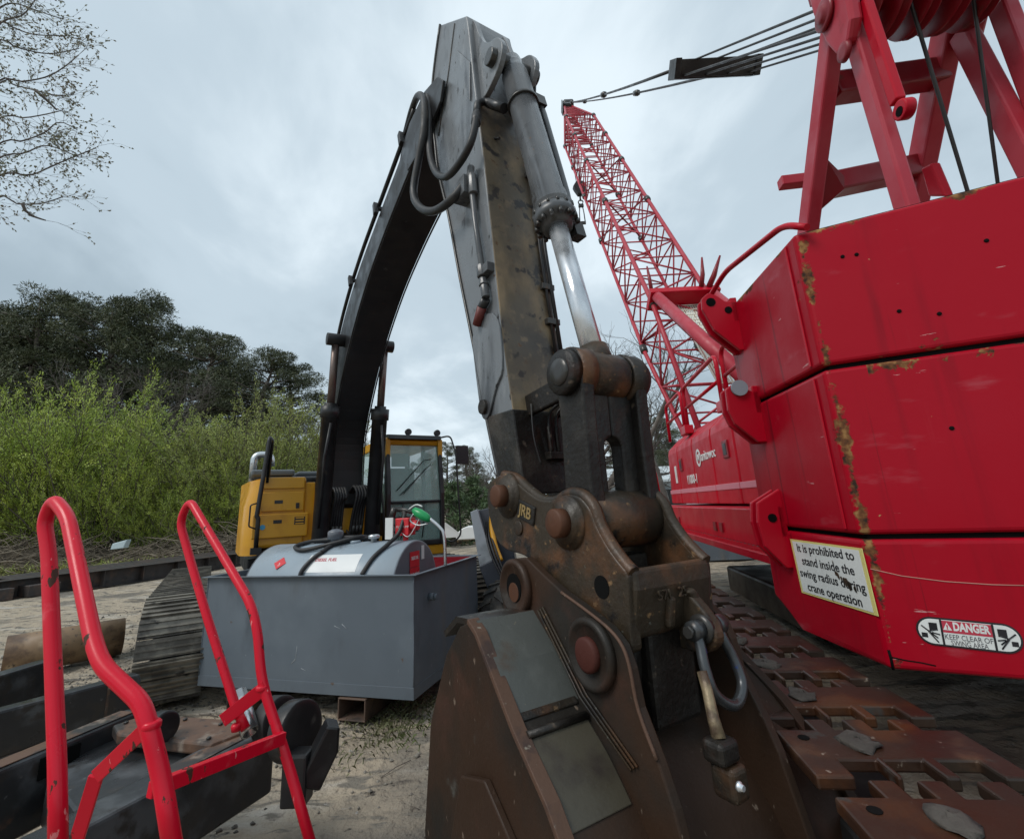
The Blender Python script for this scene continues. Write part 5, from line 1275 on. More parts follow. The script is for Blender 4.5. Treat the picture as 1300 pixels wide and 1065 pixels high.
# pump, nozzle
pb = T(1.90,.66,zt)
b = MB(); b.box(lambda a,c,h: pb+tu*a+tv*c+UP*h, (-.09,.07),(-.07,.09),(.05,.23)); b.cyl(pb+UP*(-.02),pb+UP*.06,.03,10); b.cyl(pb+tu*.07+UP*.15,pb+tu*.15+UP*.15,.055,14); b.build('fuel_pump', mt['stickred'], FT, bev=.015)
b = MB(); b.box(lambda a,c,h: pb+tu*a+tv*c+UP*h, (-.19,-.10),(-.10,-.085),(.02,.24)); b.build('pump_tag', mt['whitepl'], FT)
text('FUEL PUMP', 'tag_text', mt['whitepl'], FT, pb-tv*.072+UP*.14, tu, UP, .03, ext=.0005)
b = MB(); b.cyl(pb+tu*-.14+UP*.34,pb+tu*-.17+UP*.24,.035,12); b.tube([pb+tu*-.13+UP*.33,pb+tu*.0+UP*.31,pb+tu*.12+UP*.27], .022, 8); b.build('hose_end', mt['steel'], FT)
nz = pb + tu*.22 - tv*.05 + UP*.25
b = MB(); b.loft([[nz + tu*a + (tv*cos(q)*r1 + UP*sin(q)*r2) - UP*(a*.45) for q in [2*pi*k/12 for k in range(12)]] for a, r1, r2 in ((-.11,.02,.02),(-.08,.045,.05),(.0,.05,.058),(.07,.04,.045),(.10,.02,.02))], True); b.build('fuel_nozzle', mt['green'], FT)
b = MB(); b.tube(spline([nz+tu*.09-UP*.04,nz+tu*.20-UP*.13,nz+tu*.25-UP*.22,nz+tu*.26-UP*.5], 6), .017, 8); b.tube(spline([nz-tu*.1+UP*.02,nz-tu*.14-UP*.05,nz-tu*.05-UP*.10,nz+tu*.06-UP*.09], 5), .008, 6); b.build('nozzle_spout', mt['chrome2'], FT)
b = MB(); b.tube(spline([pb-tu*.02+UP*.24,pb+tu*.03+UP*.31,pb+tu*.12+UP*.36,nz+UP*.09], 5), .007, 6); b.tube(spline([nz+UP*.02,pb+tu*.1+UP*.05-tv*.1,pb+tu*.0-tv*.08+UP*.08], 5), .004, 5); b.build('pump_lead', mt['whitepl'], FT)
# ------------------------------------------------------------------ handrail frame
HR = thing('handrail_frame', (-1.2, 2.0, .1), 'bright red tubular twin handrails with step bars in the near left corner', 'handrail')
def X(x, y, Y): return atY(x, y, Y*1.6)
r1_ = .024
b = MB(); b.tube(fillet([X(74,1100,1.06),X(73,975,1.08),X(66,800,1.14),X(62,700,1.18),X(56,662,1.19),X(68,633,1.18),X(86,655,1.15),X(119,815,1.02),X(130,845,1.0),X(180,892,.98),X(190,925,.97),X(205,985,.97),X(222,1090,.95)], .07, 6), r1_, 16)
b.build('rail_loop', mt['red_rail'], HR)
b = MB(); b.tube(fillet([X(312,925,1.50),X(300,900,1.51),X(262,780,1.55),X(240,705,1.60),X(228,662,1.62),X(241,634,1.60),X(256,660,1.56),X(318,765,1.44),X(327,800,1.42),X(332,865,1.40),X(368,975,1.38),X(400,1090,1.34)], .085, 6), .0195, 16)
b.build('rail_loop', mt['red_rail'], HR)
b = MB(); b.bar(X(122,985,1.02), X(192,918,.97), .04, .010, up=Vector((.2,-1,.1))); b.bar(X(122,985,1.02), X(90,1090,1.06), .04, .010, up=Vector((.2,-1,.1))); b.build('brace_strap', mt['red_rail'], HR, bev=.002)
b = MB(); b.bar(X(283,914,1.50), X(337,872,1.39), .055, .010, up=Vector((.2,-1,.1))); b.build('brace_strap', mt['red_rail'], HR, bev=.002)
b = MB()
for c_, a_ in ((X(333,873,1.398), UP), (X(352,938,1.388), UP), (X(192,920,.972), UP), (X(302,905,1.508), UP)):
    b.lathe(c_ - a_*.012, a_, [(0,.0205),(.006,.026),(.018,.026),(.024,.0205)], 14)
b.build('weld_collar', mt['red_rail'], HR)
b = MB(); p, q = X(190,1003,1.10), X(360,936,1.385); b.bar(p, q, .03, .045); b.build('step_bar', mt['red_rail'], HR, bev=.004)
b = MB(); b.lathe(X(300,921,1.49), UP, [(-.02,.018),(.0,.022),(.01,.016)], 10); b.build('rail_bolt', mt['red_rail'], HR)
b = MB(); b.bar(X(222,1090,.95)-UP*.2, X(400,1090,1.34)-UP*.2, .05, .05); b.bar(X(74,1100,1.06)-UP*.2, X(222,1090,.95)-UP*.2, .05, .05); b.bar(X(74,1100,1.06)-UP*.25, X(74,1100,1.06)+UP*.02, .05,.05,up=Vector((0,1,0))); b.bar(X(222,1090,.95)-UP*.25, X(222,1090,.95)+UP*.02, .05,.05,up=Vector((0,1,0))); b.bar(X(400,1090,1.34)-UP*.25, X(400,1090,1.34)+UP*.02, .05,.05,up=Vector((0,1,0))); b.build('base_bar', mt['red_rail'], HR, bev=.004)
# galvanised tube end
p, q = X(302,880,1.66), X(318,930,1.60)
b = MB(); 
ax = (q-p).normalized(); 
b.lathe(p, ax, [(0,.030),(0,.040),(.21,.040),(.21,.031),(.17,.030)], 20); ob = b.build('galvanised_tube', mt['chrome2']); tag(ob, 'short shiny galvanised tube behind the foot of the right red handrail', 'tube')
# ------------------------------------------------------------------ dark arms lying bottom left
def flatbar(name, pts_top, z, thick, drop, m, par):   # prism from top outline on plane z
    b = MB(); b.prism([atZ(x,y,z) for x,y in pts_top], UP*-drop); return b.build(name, mt[m], par, bev=.012)
def arm(a, a2, z, w, h, m, label, nm='box_girder', parts=None):
    p, q = atZ(*a, z), atZ(*a2, z); d_ = (q-p).normalized(); nn = Vector((-d_.y, d_.x, 0))
    if nn.y < 0: nn = -nn
    o = thing(nm, ((p.x+q.x)/2, (p.y+q.y)/2, 0), label, 'girder', 'dark steel girders lying in the near left corner')
    fr = lambda s, t, u: p + d_*s + nn*t + UP*(u)
    return o, fr, (q-p).length
o, fr, L_ = arm((-60,875), (70,836), .52, .16, .30, 'arm', 'short black steel girder farthest back of the three, its end beside the rusty pipe')
b = MB(); b.box(fr, (-.6,L_), (0,.16), (-.30,0)); b.build('arm_beam', mt['arm'], o, bev=.02)
b = MB(); b.box(fr, (-.6,L_-.02), (.0,.16), (-.50,-.302)); b.build('support_block', mt['tubrust'], o)
o, fr, L_ = arm((-60,918), (178,855), .50, .2, .32, 'arm', 'long black steel box girder in the middle, with a square cut end')
b = MB(); b.prism([fr(s,0,u) for s,u in ((-.6,0),(L_,0),(L_+.02,-.06),(L_-.03,-.30),(-.6,-.34))], (fr(0,.13,0)-fr(0,0,0))); b.build('arm_beam', mt['arm'], o, bev=.02)
b = MB(); b.box(fr, (-.6,L_-.1), (.0,.12), (-.50,-.345)); b.build('support_block', mt['tubrust'], o)
b = MB(); b.box(fr, (L_-.22,L_-.20), (-.004,.134), (-.31,-.01)); b.build('end_band', mt['armrust'], o)
o = thing('box_girder', (-1.1,1.9,0), 'nearest black steel girder with rubbed brown top plate and round end lugs', 'girder', 'dark steel girders lying in the near left corner')
z_ = .62
def gbeam(a, a2, z, w, h, ov=0):
    p, q = atZ(*a, z), atZ(*a2, z); d_ = (q-p).normalized(); nn = Vector((-d_.y, d_.x, 0)); nn = -nn if nn.y < 0 else nn
    return (lambda s, t, u: p + d_*s + nn*t + UP*u), (q-p).length
fr, L_ = gbeam((-80,1010), (182,900), z_, .12, .3)
b = MB(); b.box(fr, (-.5,L_), (0,.13), (-.36,0)); b.build('arm_beam', mt['arm'], o, bev=.022, seg=3)
b = MB(); b.box(fr, (-.5,L_-.05), (.012,.12), (.0,.006)); b.build('worn_top', mt['armrust'], o, bev=.003)
b = MB(); b.box(fr, (L_*.42,L_*.62), (-.012,-.001), (-.13,-.03)); b.build('side_recess', mt['darkpit'], o)
fr, L_ = gbeam((120,1040), (348,921), z_-.02, .2, .3)
b = MB(); b.box(fr, (-.4,L_), (-.02,.17), (-.32,0)); b.build('arm_beam', mt['arm'], o, bev=.02, seg=3)
b = MB(); b.box(fr, (L_*.35,L_-.02), (.02,.13), (.0,.006)); b.build('worn_top', mt['armrust'], o, bev=.003)
b = MB(); b.prism([atZ(x,y,z_+.0) for x,y in ((143,920),(186,906),(285,912),(318,925),(268,944),(150,931))], UP*-.06); b.build('top_plate', mt['armrust'], o, bev=.012)
b = MB()
for x_, y_ in ((160,918),(190,910),(235,914),(280,920),(265,938),(200,932)): c_ = atZ(x_,y_,z_); b.lathe(c_, UP, [(0,.012),(.009,.012),(.012,.008)], 6)
b.build('plate_bolt', mt['steel'], o)
b = MB(); b.prism([atZ(x,y,z_-.10) for x,y in ((60,985),(150,925),(260,940),(180,1010),(100,1040))], UP*-.22); b.build('inner_web', mt['arm'], o, bev=.02)
for (x, y, Y, r) in ((205,922,1.84,.075),(375,927,1.58,.125),(350,915,1.68,.11)):
    b = MB(); c_ = X(x,y,Y); b.lathe(c_, Vector((.80,-.35,.1)), [(-.04,.02),(-.04,r),(.04,r),(.046,r*.8),(.04,.02)], 30); ob = b.build('round_lug', mt['black'], o, bev=.004)
b = MB(); p = X(398,958,1.5); b.prism([p+Vector(v) for v in ((-.07,0,-.12),(.05,.02,.10),(.10,.04,.085),(.09,.06,-.02),(.02,.04,-.16))], Vector((-.05,.10,0))); b.box(lambda a,c,h: p+Vector((a,c,h)), (-.14,-.03),(.0,.1),(-.2,.0)); b.build('end_shoe', mt['black'], o, bev=.012)
b = MB(); b.box(lambda a,c,h: Vector((a,c,h)), (-1.4,-.55),(1.6,2.0),(0,.33)); b.build('support_block', mt['tubrust'], o)
# ------------------------------------------------------------------ rusty pipe
p, q = atZ(20,852,.13)+Vector((0,0,0)), atZ(152,828,.13)
p = atZ(12,832,.235); q = atZ(150,808,.235)
ax = (q-p).normalized(); 
b = MB(); b.lathe(p - ax*.05, ax, [(0,.205),(0,.235),((q-p).length+.1,.235),((q-p).length+.1,.208),(.05,.205)], 40); ob = b.build('rusty_pipe', mt['pipe']); ob['kind'] = 'thing'
tag(ob, 'thick rusty tan pipe lying on the dirt behind the left handrail', 'pipe')
# ------------------------------------------------------------------ long steel beams on the ground
bA, bB = Vector((-14.5,9.2,0)), Vector((-4.6,11.2,0))
pl = [((60,715),(330,692)),]
def hbeam(p, q, w, h, label):
    d_ = (q-p).normalized(); nn = Vector((-d_.y,d_.x,0)); L_ = (q-p).length
    fr = lambda s,t,u: p + d_*s + nn*t + UP*u
    b = MB(); b.box(fr,(0,L_),(-w/2,w/2),(h-.015,h)); b.box(fr,(0,L_),(-w/2,w/2),(0,.015)); b.box(fr,(0,L_),(-.008,.008),(.015,h-.015))
    k = .4
    while k < L_: b.box(fr,(k,k+.015),(-w/2+.01,w/2-.01),(.0155,h-.0155)); k += 1.1
    o = b.build('steel_beam', mt['beam']); tag(o, label, 'steel beam', 'long steel beams lying on the dirt by the brush pile')
P0 = atZ(105,748,0); P1 = atZ(318,716,0)
dv = (P1-P0).normalized(); nv = Vector((-dv.y,dv.x,0))
labs = ['nearest of the long dark beams on the dirt, with square pockets in its side','second long dark beam from the front, behind the pocketed one','middle long dark beam of the row by the brush pile','fourth long dark beam from the front in the row','farthest long dark beam, touching the brush pile']
for i in range(5):
    hbeam(P0 + nv*(i*.55+.0) - dv*(2.2 if i else .0)*(1 if i%2 else .6) + UP*(.0), P1 + nv*(i*.55) + dv*(.6+.3*i), .45, .48, labs[i])
b = MB(); 
for k in range(3): c_ = P0 - dv*(.9+1.0*k) + nv*.1; b.box(lambda a,c,h: c_+dv*a+nv*c+UP*h, (-.35,.35),(-.1,2.2),(.0,.3))
o = b.build('timber_mat', mt['beam'], bev=.02); tag(o, 'dark low timber mat at the left end of the long beams', 'mat')
# scrap on the brush
# ------------------------------------------------------------------ vegetation
def quadleaf(V, F, p, d, w, L, rnd):
    d = Vector(d).normalized(); s_ = d.orthogonal().normalized(); a = rnd.uniform(0, 2*pi)
    s_ = (s_*cos(a) + d.cross(s_)*sin(a))*w
    b = len(V); V += [p - s_*.3, p + s_*.3, p + s_ + d*L*.55, p + d*L, p - s_ + d*L*.55]; F.append((b,b+1,b+2,b+3,b+4))
def meshobj(V, F, name, mat, smooth=False):
    me = bpy.data.meshes.new(name); me.from_pydata([tuple(v) for v in V], [], F); me.materials.append(mat); return me
def rdir(r):
    z = r.uniform(-1,1); a = r.uniform(0,2*pi); q = sqrt(1-z*z); return Vector((q*cos(a), q*sin(a), z))
def pine_meshes(seed, h=12, cw=3.2, crown0=.35, clumps=60, per=75, leaf=.30):
    r = random.Random(seed); V, F = [], []; T_ = MB()
    T_.tube([Vector((0,0,-1)),Vector((r.uniform(-.1,.1),0,h*.4)),Vector((r.uniform(-.3,.3),r.uniform(-.2,.2),h*.75)),Vector((r.uniform(-.4,.4),0,h*.96))], [.24,.19,.12,.03], 7)
    for i in range(clumps):
        t = crown0 + (1-crown0)*((i+.5)/clumps); z = h*t
        prof = (sin(pi*min(1,(t-crown0)/(1-crown0)*.80+.16)))**.75
        rad = cw*prof*r.uniform(.25,1.0); a = r.uniform(0,2*pi)
        c = Vector((cos(a)*rad, sin(a)*rad, z + r.uniform(-.3,.3)))
        T_.tube([Vector((0,0,z-rad*.28)), Vector((c.x*.55,c.y*.55,z-.05*rad)), c], [.055,.035,.012], 4)
        sz_ = r.uniform(.5,.95)*(1.15-.45*t)*cw/3.0
        for k in range(per):
            d = rdir(r); d.z *= .62; p = c + d*sz_*r.uniform(.3,1)**.5
            quadleaf(V, F, p, d*.5 + Vector((0,0,.25)) + rdir(r), leaf*.10, leaf*r.uniform(.7,1.4), r)
    return T_, V, F
def plant_meshobjs(T_, V, F, lm, bm_, scale=1):
    me = bpy.data.meshes.new('trunk'); me.from_pydata([tuple(v) for v in T_.v], [], T_.f); me.polygons.foreach_set('use_smooth', T_.sm); me.materials.append(bm_)
    return me, (meshobj(V, F, 'crown', lm) if V else None)
def place(name, meshes, loc, sc, rz, label, cat, group, crown='crown', trunk='trunk'):
    o = bpy.data.objects.new(name, None); COL.objects.link(o); o.location = loc; o.scale = (sc[0],sc[0],sc[1]) if isinstance(sc, tuple) else (sc,)*3; o.rotation_euler = (0,0,rz)
    OR[o.name] = Vector(loc); tag(o, label, cat, group)
    for me, n in zip(meshes, (trunk, crown)):
        if me: c = bpy.data.objects.new(n, me); COL.objects.link(c); c.parent = o
    return o
pv = [plant_meshobjs(*pine_meshes(s, 12, cwv, c0, cl, 420, lf), mt['pine'], mt['bark']) for s, cwv, c0, cl, lf in ((1,3.4,.18,92,.16),(2,3.8,.2,98,.16),(5,3.0,.3,60,.16),(9,3.5,.18,98,.16))]
rr = random.Random(21)
# skyline: (photo x, top y, distance)
pines0 = [(-60,392,36),(8,398,34),(62,376,33),(112,390,38),(150,386,34),(195,386,36),(236,424,37),(268,428,33),(300,462,40),(345,450,33),(376,470,36),(40,420,42),(175,420,42)]
pines = [(x, y, Y+6) for x, y, Y in pines0]
pl_ = ['dark pine at the far left edge of the skyline','dark pine second along the left skyline above the green shrubs','tallest dark pine of the left skyline, with a rounded top','dark pine just right of the tallest one on the left','broad dark pine in the middle of the left tree line','broad dark pine at the right shoulder of the left tree line','lower dark pine where the left tree line steps down','dark open pine left of the gap in the left tree line','small far dark pine in the dip of the left tree line','rounded dark pine near the right end of the left tree line','last dark pine at the right end of the left tree line, gaps in its crown','dark pine behind and between the left skyline pines','far dark pine behind the broad pines on the left']
for i, (x, y, Y) in enumerate(pines):
    tp_ = atY(x, y, Y); h = tp_.z + .3
    z0 = hgt(tp_.x, Y)
    place('pine_tree', pv[i%4], (tp_.x, Y, z0-.2), ((h/12)*rr.uniform(.95,1.25), (h-z0)/12), rr.uniform(0,6), pl_[i], 'pine tree', 'dark pines on the left skyline')
# distant pines in the centre and right of the stick
far = [(566,562,62,2,'far pine with thin crown just right of the excavator cab'),(592,566,66,0,'second far pine right of the cab, above the young pines'),(605,585,55,2,'far pine beside the left edge of the black stick'),(540,575,70,1,'far pine partly behind the cab mirror'),(805,548,40,1,'dark pine between the cylinder link and the red boom'),(832,530,44,3,'taller dark pine right behind the boarding post of the crane'),(850,560,48,0,'dark pine behind the red guard rails of the crane'),(785,560,50,1,'dark pine seen low behind the bucket link')]
for x, y, Y, k, lb in far:
    tp_ = atY(x, y, Y); place('pine_tree', pv[k], (tp_.x, Y, -.2), ((tp_.z/12)*(1.0 if x < 700 else 1.25), tp_.z/12), rr.uniform(0,6), lb, 'pine tree', 'far pines behind the yard')
# young bright pines
T_, V, F = pine_meshes(31, 4, 1.3, .05, 40, 70, .30); yp = plant_meshobjs(T_, V, F, mt['pine2'], mt['bark'])
for x, y, Y, lb in ((574,612,24,'young green pine beside the cab mirror, left of the pair'),(598,606,26,'young green pine left of the black stick, right of the pair'),(625,622,23,'young green pine partly behind the black stick')):
    tp_ = atY(x, y, Y); place('young_pine', yp, (tp_.x, Y, -.1), tp_.z/4, rr.uniform(0,6), lb, 'young pine', 'young pines behind the yard')
# spring green shrubs
def shrub(seed, h=4.2, spread=2.6, stems=55, lm=0):
    r = random.Random(seed); V, F = [], []; T_ = MB()
    for i in range(stems):
        a = r.uniform(0,2*pi); L_ = h*r.uniform(.6,1.08); lean = r.uniform(.05,1)*spread
        b0 = Vector((cos(a)*.35*r.random()*spread, sin(a)*.35*r.random()*spread, -.2))
        pts = [b0]; 
        for k in range(1,7):
            t = k/6; pts.append(b0 + Vector((cos(a)*lean*t**1.3, sin(a)*lean*t**1.3, L_*(t - .18*t*t*r.random()))) + rdir(r)*.09)
        T_.tube(pts, [.022*(1-.8*k/6)*h/4 for k in range(7)], 3, caps=False)
        for k in range(14):
            t = r.uniform(.25,1)*6; j = min(5, int(t)); p = pts[j].lerp(pts[j+1], t-j)
            d = (pts[j+1]-pts[j]).normalized() + rdir(r)*.75 + Vector((0,0,.25)); d.normalize(); ll = r.uniform(.35,.85)*h/4.2
            q = p + d*ll; T_.tube([p, p.lerp(q,.5)+rdir(r)*.03, q], [.006,.005,.003], 3, caps=False)
            for m in range(44):
                u_ = r.uniform(.1,1.02); quadleaf(V, F, p.lerp(q,u_) + rdir(r)*.05, d + rdir(r)*.7, .0085, r.uniform(.03,.08), r)
    return T_, V, F
sv = [plant_meshobjs(*shrub(s, 4.2, sp_, st_), mt['willow' if k_ == 0 else 'willow2'], mt['bark']) for s, sp_, st_, k_ in ((1,2.5,70,0),(2,2.0,66,0),(3,2.7,62,1),(4,2.1,60,1))]
shr0 = [(-40,490,14.5,0),(25,488,15.5,1),(75,482,15,0),(120,480,16,1),(165,500,15,0),(20,560,12.5,1),(90,560,13,0),(150,575,13,0),(205,590,15,1),(243,560,16.5,0),(200,615,13,1),(255,590,14,0),(290,520,18,2),(325,505,19,3),(355,500,21,2),(385,520,22,3),(310,570,15.5,1),(345,580,16.5,2),(-30,575,12,0),(380,580,19,3)]
shr = [(x, y, Y*.55+16.5, k) for x, y, Y, k in shr0]
nm = ['far left tall yellow green shrub, cut by the picture edge','tall yellow green shrub behind the left red rail','yellow green shrub below the tallest pine','tallest yellow green shrub left of the dark gap','yellow green shrub beside the dark gap in the bushes','low green shrub in front of the far left shrubs','low green shrub left of centre in the front row','low bright shrub with pale branch in the front row','yellow green shrub right of the dark gap','shrub with a forked pale branch','low shrub behind the white scrap','low shrub above the long beams','olive green tall shrub left of the excavator side box','tall olive shrub above the excavator side box','tall olive shrub left of the black boom','olive shrub directly beside the black boom','green shrub just left of the yellow side box','olive shrub behind the excavator hand rail','low shrub at the left picture edge','olive shrub low behind the engine hood']
for i, (x, y, Y, k) in enumerate(shr):
    tp_ = atY(x, y, Y); z0 = hgt(tp_.x, Y); h = tp_.z - z0
    mz = sorted(v.co.z for v in sv[k][1].vertices)[-200]; h = h*4.2/mz
    place('spring_shrub', sv[k], (tp_.x, Y, z0-.05), (h/4.2*1.05, h/4.2), rr.uniform(0,6), nm[i], 'shrub', 'spring green shrubs behind the brush pile', 'foliage', 'stems')
# bare trees
def bare(seed, h=8, depth=6, spread=.5, r0=.13, leaf=None, upw=.25):
    r = random.Random(seed); T_ = MB(); V, F = [], []
    def grow(p, d, L_, rad, n):
        pts = [p]; k = 3 if n > 2 else 2
        for i in range(k):
            d = (d + rdir(r)*.20 + Vector((0,0,upw*.3))).normalized(); pts.append(pts[-1] + d*L_/k)
        T_.tube(pts, [rad*(1-.35*i/k) for i in range(k+1)], 5 if n > 3 else 3, caps=False)
        if n == 0:
            if leaf:
                for _ in range(leaf): quadleaf(V, F, pts[-1].lerp(pts[0], r.random()), rdir(r), .02, .06, r)
            return
        for c in range(r.choice((2,3,3)) if n > 1 else 4):
            b = pts[-1] if c < 2 else pts[r.choice((1,-2))]
            grow(b, (d + rdir(r)*spread*1.35).normalized(), L_*r.uniform(.62,.85), rad*r.uniform(.45,.62), n-1)
    grow(Vector((0,0,-.3)), Vector((0,0,1)), h*.30, r0, depth)
    return T_, V, F
bv = [plant_meshobjs(*bare(s, 8, 7, sp_, .32), mt['bare'], mt['bare'])[0] for s, sp_ in ((3,.5),(6,.55),(8,.45))]
bb = [(770,412,24,0,'large bare tree behind the chrome rod and the red boom'),(735,440,27,1,'bare tree left of the chrome rod behind the stick'),(825,470,26,1,'bare tree behind the lower red boom'),(620,560,42,0,'bare tree close to the left edge of the black stick'),(602,578,46,2,'thin bare tree above the young pines'),(580,600,40,1,'low bare tree right of the cab mirror'),(405,505,30,2,'bare tree between the shrubs and the black boom'),(390,540,34,0,'low bare tree beside the black boom'),(192,440,32,2,'pale slender bare tree in front of the dark pines'),(222,470,31,1,'leaning bare tree beside the pale slender one'),(640,585,38,2,'bare tree behind the black stick nose'),(700,545,36,0,'bare tree seen between stick and bucket link')]
for x, y, Y, k, lb in bb:
    tp_ = atY(x, y, Y); z0 = hgt(tp_.x, Y); hm = max(v.co.z for v in bv[k].vertices)
    s_ = (tp_.z-z0)/hm; place('bare_tree', (bv[k], None), (tp_.x, Y, z0-.1), (s_*1.1, s_), rr.uniform(0,6), lb, 'bare tree', 'bare trees behind the machines', trunk='branches')
# tree at the top left
OT = thing('budding_tree', (-10.5, 6.6, 0), 'budding tree reaching in at the top left corner, only branch tips in view', 'tree')
T_ = MB(); V, F = [], []; r = random.Random(12)
tr_pts = [Vector((-10.5,6.6,-.3)),Vector((-10.4,6.6,3)),Vector((-10.3,6.7,6)),Vector((-10.2,6.7,9.5))]
T_.tube(tr_pts, [.22,.18,.13,.05], 10)
tb = T_.build('trunk', mt['bark'], OT); T_ = MB()
brl = [[(0,30),(28,20),(45,0),(60,-20)],[(-5,28),(14,34),(42,44),(84,46)],[(0,51),(17,59),(48,67),(70,68),(100,62)],[(0,102),(25,104),(59,98),(82,85),(100,70)],[(5,103),(17,108),(45,115),(68,121),(93,121)],[(0,182),(25,180),(56,169),(75,155),(98,165)],[(0,223),(37,223),(62,213),(85,203),(122,188)],[(0,250),(17,258),(50,259),(80,250)],[(28,258),(36,272),(58,280)],[(0,10),(20,5),(50,15),(80,25)],[(45,115),(60,128),(72,140)],[(0,150),(30,150),(60,145),(80,140)],[(0,200),(30,195),(60,185),(100,200)]]
def twig(p, d, L_, rad, n):
    q = p + d*L_*.5 + rdir(r)*L_*.06; e = q + (d + rdir(r)*.25).normalized()*L_*.5
    T_.tube([p,q,e], [rad,rad*.8,rad*.5], 3, caps=False)
    for k in range(1 if n else 3):
        quadleaf(V, F, e.lerp(p, r.random()*.5), d + rdir(r)*.7 + Vector((0,0,.2)), .013, r.uniform(.025,.055), r)
    if n:
        for k in range(r.choice((2,3))): twig(e if k else q, (d + rdir(r)*.75).normalized(), L_*r.uniform(.6,.85), rad*.7, n-1)
for i, bl2 in enumerate(brl):
    Yb = 6.3 + .5*((i*7)%5)/4
    P_ = [atY(x, y, Yb + .1*k) for k, (x, y) in enumerate(bl2)]
    if bl2[0][0] <= 5:
        jz = P_[0].z - .7; P_ = [Vector((-10.3,6.65,jz-.9)), P_[0].lerp(Vector((-10.3,6.65,jz-.9)),.5) + UP*.12] + P_
    P_ = spline(P_, 6)
    def resamp(P, st):
        o = [P[0]]; acc = 0
        for a, b_ in zip(P, P[1:]):
            L_ = (b_-a).length
            while acc + L_ >= st:
                a = a.lerp(b_, (st-acc)/L_); o.append(a); L_ = (b_-a).length; acc = 0
            acc += L_
        return o + [P[-1]]
    P_ = resamp(P_, .11); n = len(P_)
    T_.tube(P_, [.022*(1-.8*k/n)+.003 for k in range(n)], 6)
    for k in range(4, n):
        if P_[k].x < -9.5 or k > n-1: continue
        for m in range(1 if k % 3 else 2):
            d = (P_[min(k+1,n-1)]-P_[k-1]).normalized(); twig(P_[k], (d*.7 + rdir(r)*.8).normalized(), r.uniform(.18,.34), .0034, 2)
T_.build('branches', mt['bare'], OT, recalc=False)
me = meshobj(V, F, 'buds', mt['bud']); o = bpy.data.objects.new('buds', me); COL.objects.link(o); o.parent = OT; me.transform(Matrix.Translation(-OT.location))
# brush pile: loose cut branches
r = random.Random(17); b = MB()
for i in range(2600):
    t = r.random(); c0 = Vector((-27+18*t, 18.6+3.6*t+r.uniform(0,4.2), 0)); c0.z = hgt(c0.x,c0.y) + r.uniform(.0,1.1)*(.6+.4*sin(t*9))
    a = r.gauss(.1, .6) + (pi if r.random() < .5 else 0); d = Vector((cos(a), sin(a)*.7, r.gauss(.05,.28))).normalized(); L_ = r.uniform(.6,3.0); ra = r.choice((.010,.014,.02,.034))
    p = [c0, c0 + d*L_*.4 + rdir(r)*.08, c0 + d*L_*.75 + rdir(r)*.14, c0 + d*L_ + rdir(r)*.2]
    b.tube(p, [ra,ra*.8,ra*.6,ra*.35], 4, caps=False)
    if r.random() < .5: b.tube([p[1], p[1]+(d+rdir(r)*.8)*L_*.3, p[1]+(d+rdir(r)*.8)*L_*.5], [ra*.5,ra*.35,.003], 3, caps=False)
o = b.build('brush_pile', mt['twig'], recalc=False); tag(o, 'long tangled pile of pale cut branches below the green shrubs', kind='stuff')
r = random.Random(5); V, F = [], []
for i in range(15000):
    t = r.random(); x = -30+24*t; y = 19.5+3.5*t+r.uniform(-1.5,6); p = Vector((x,y,hgt(x,y)+r.uniform(0,.35))); quadleaf(V, F, p, rdir(r)+Vector((0,0,.9)), .012, r.uniform(.12,.34), r)
me = meshobj(V, F, 'undergrowth', mt['willow2']); o = bpy.data.objects.new('undergrowth', me); COL.objects.link(o); tag(o, 'low olive undergrowth behind the brush pile', kind='stuff')
# far wood edge as one mass low behind everything
r = random.Random(55); V, F = [], []; 
for i in range(26000):
    x = r.uniform(-95, 110); y = 95 + r.uniform(0, 12) + .002*x*x; hh = 6.5 + 2.2*noise.noise(Vector((x*.09,1,0))) + 1.2*noise.noise(Vector((x*.4,3,0)))
    p = Vector((x, y, hh*r.random()**.7)); quadleaf(V, F, p, rdir(r)+Vector((0,0,.6)), .3, r.uniform(.8,1.6), r)
me = meshobj(V, F, 'distant_wood', mt['pine']); o = bpy.data.objects.new('distant_wood', me); COL.objects.link(o); tag(o, 'dark distant wood along the horizon', kind='stuff')
# white scrap on the brush
c_ = atY(150, 691, 19.0)
b = MB(); b.hexa([c_+Vector(v)*1.8 for v in ((-.16,0,-.10),(.12,.0,-.08),(.14,.12,-.08),(-.14,.12,-.10),(-.13,.0,.02),(.18,.0,.09),(.2,.1,.09),(-.1,.1,.04))]); o = b.build('plastic_scrap', M('pale blue white plastic', (.45,.55,.58), .4), bev=.02); tag(o, 'pale blue white plastic scrap caught on the brush pile', 'scrap')
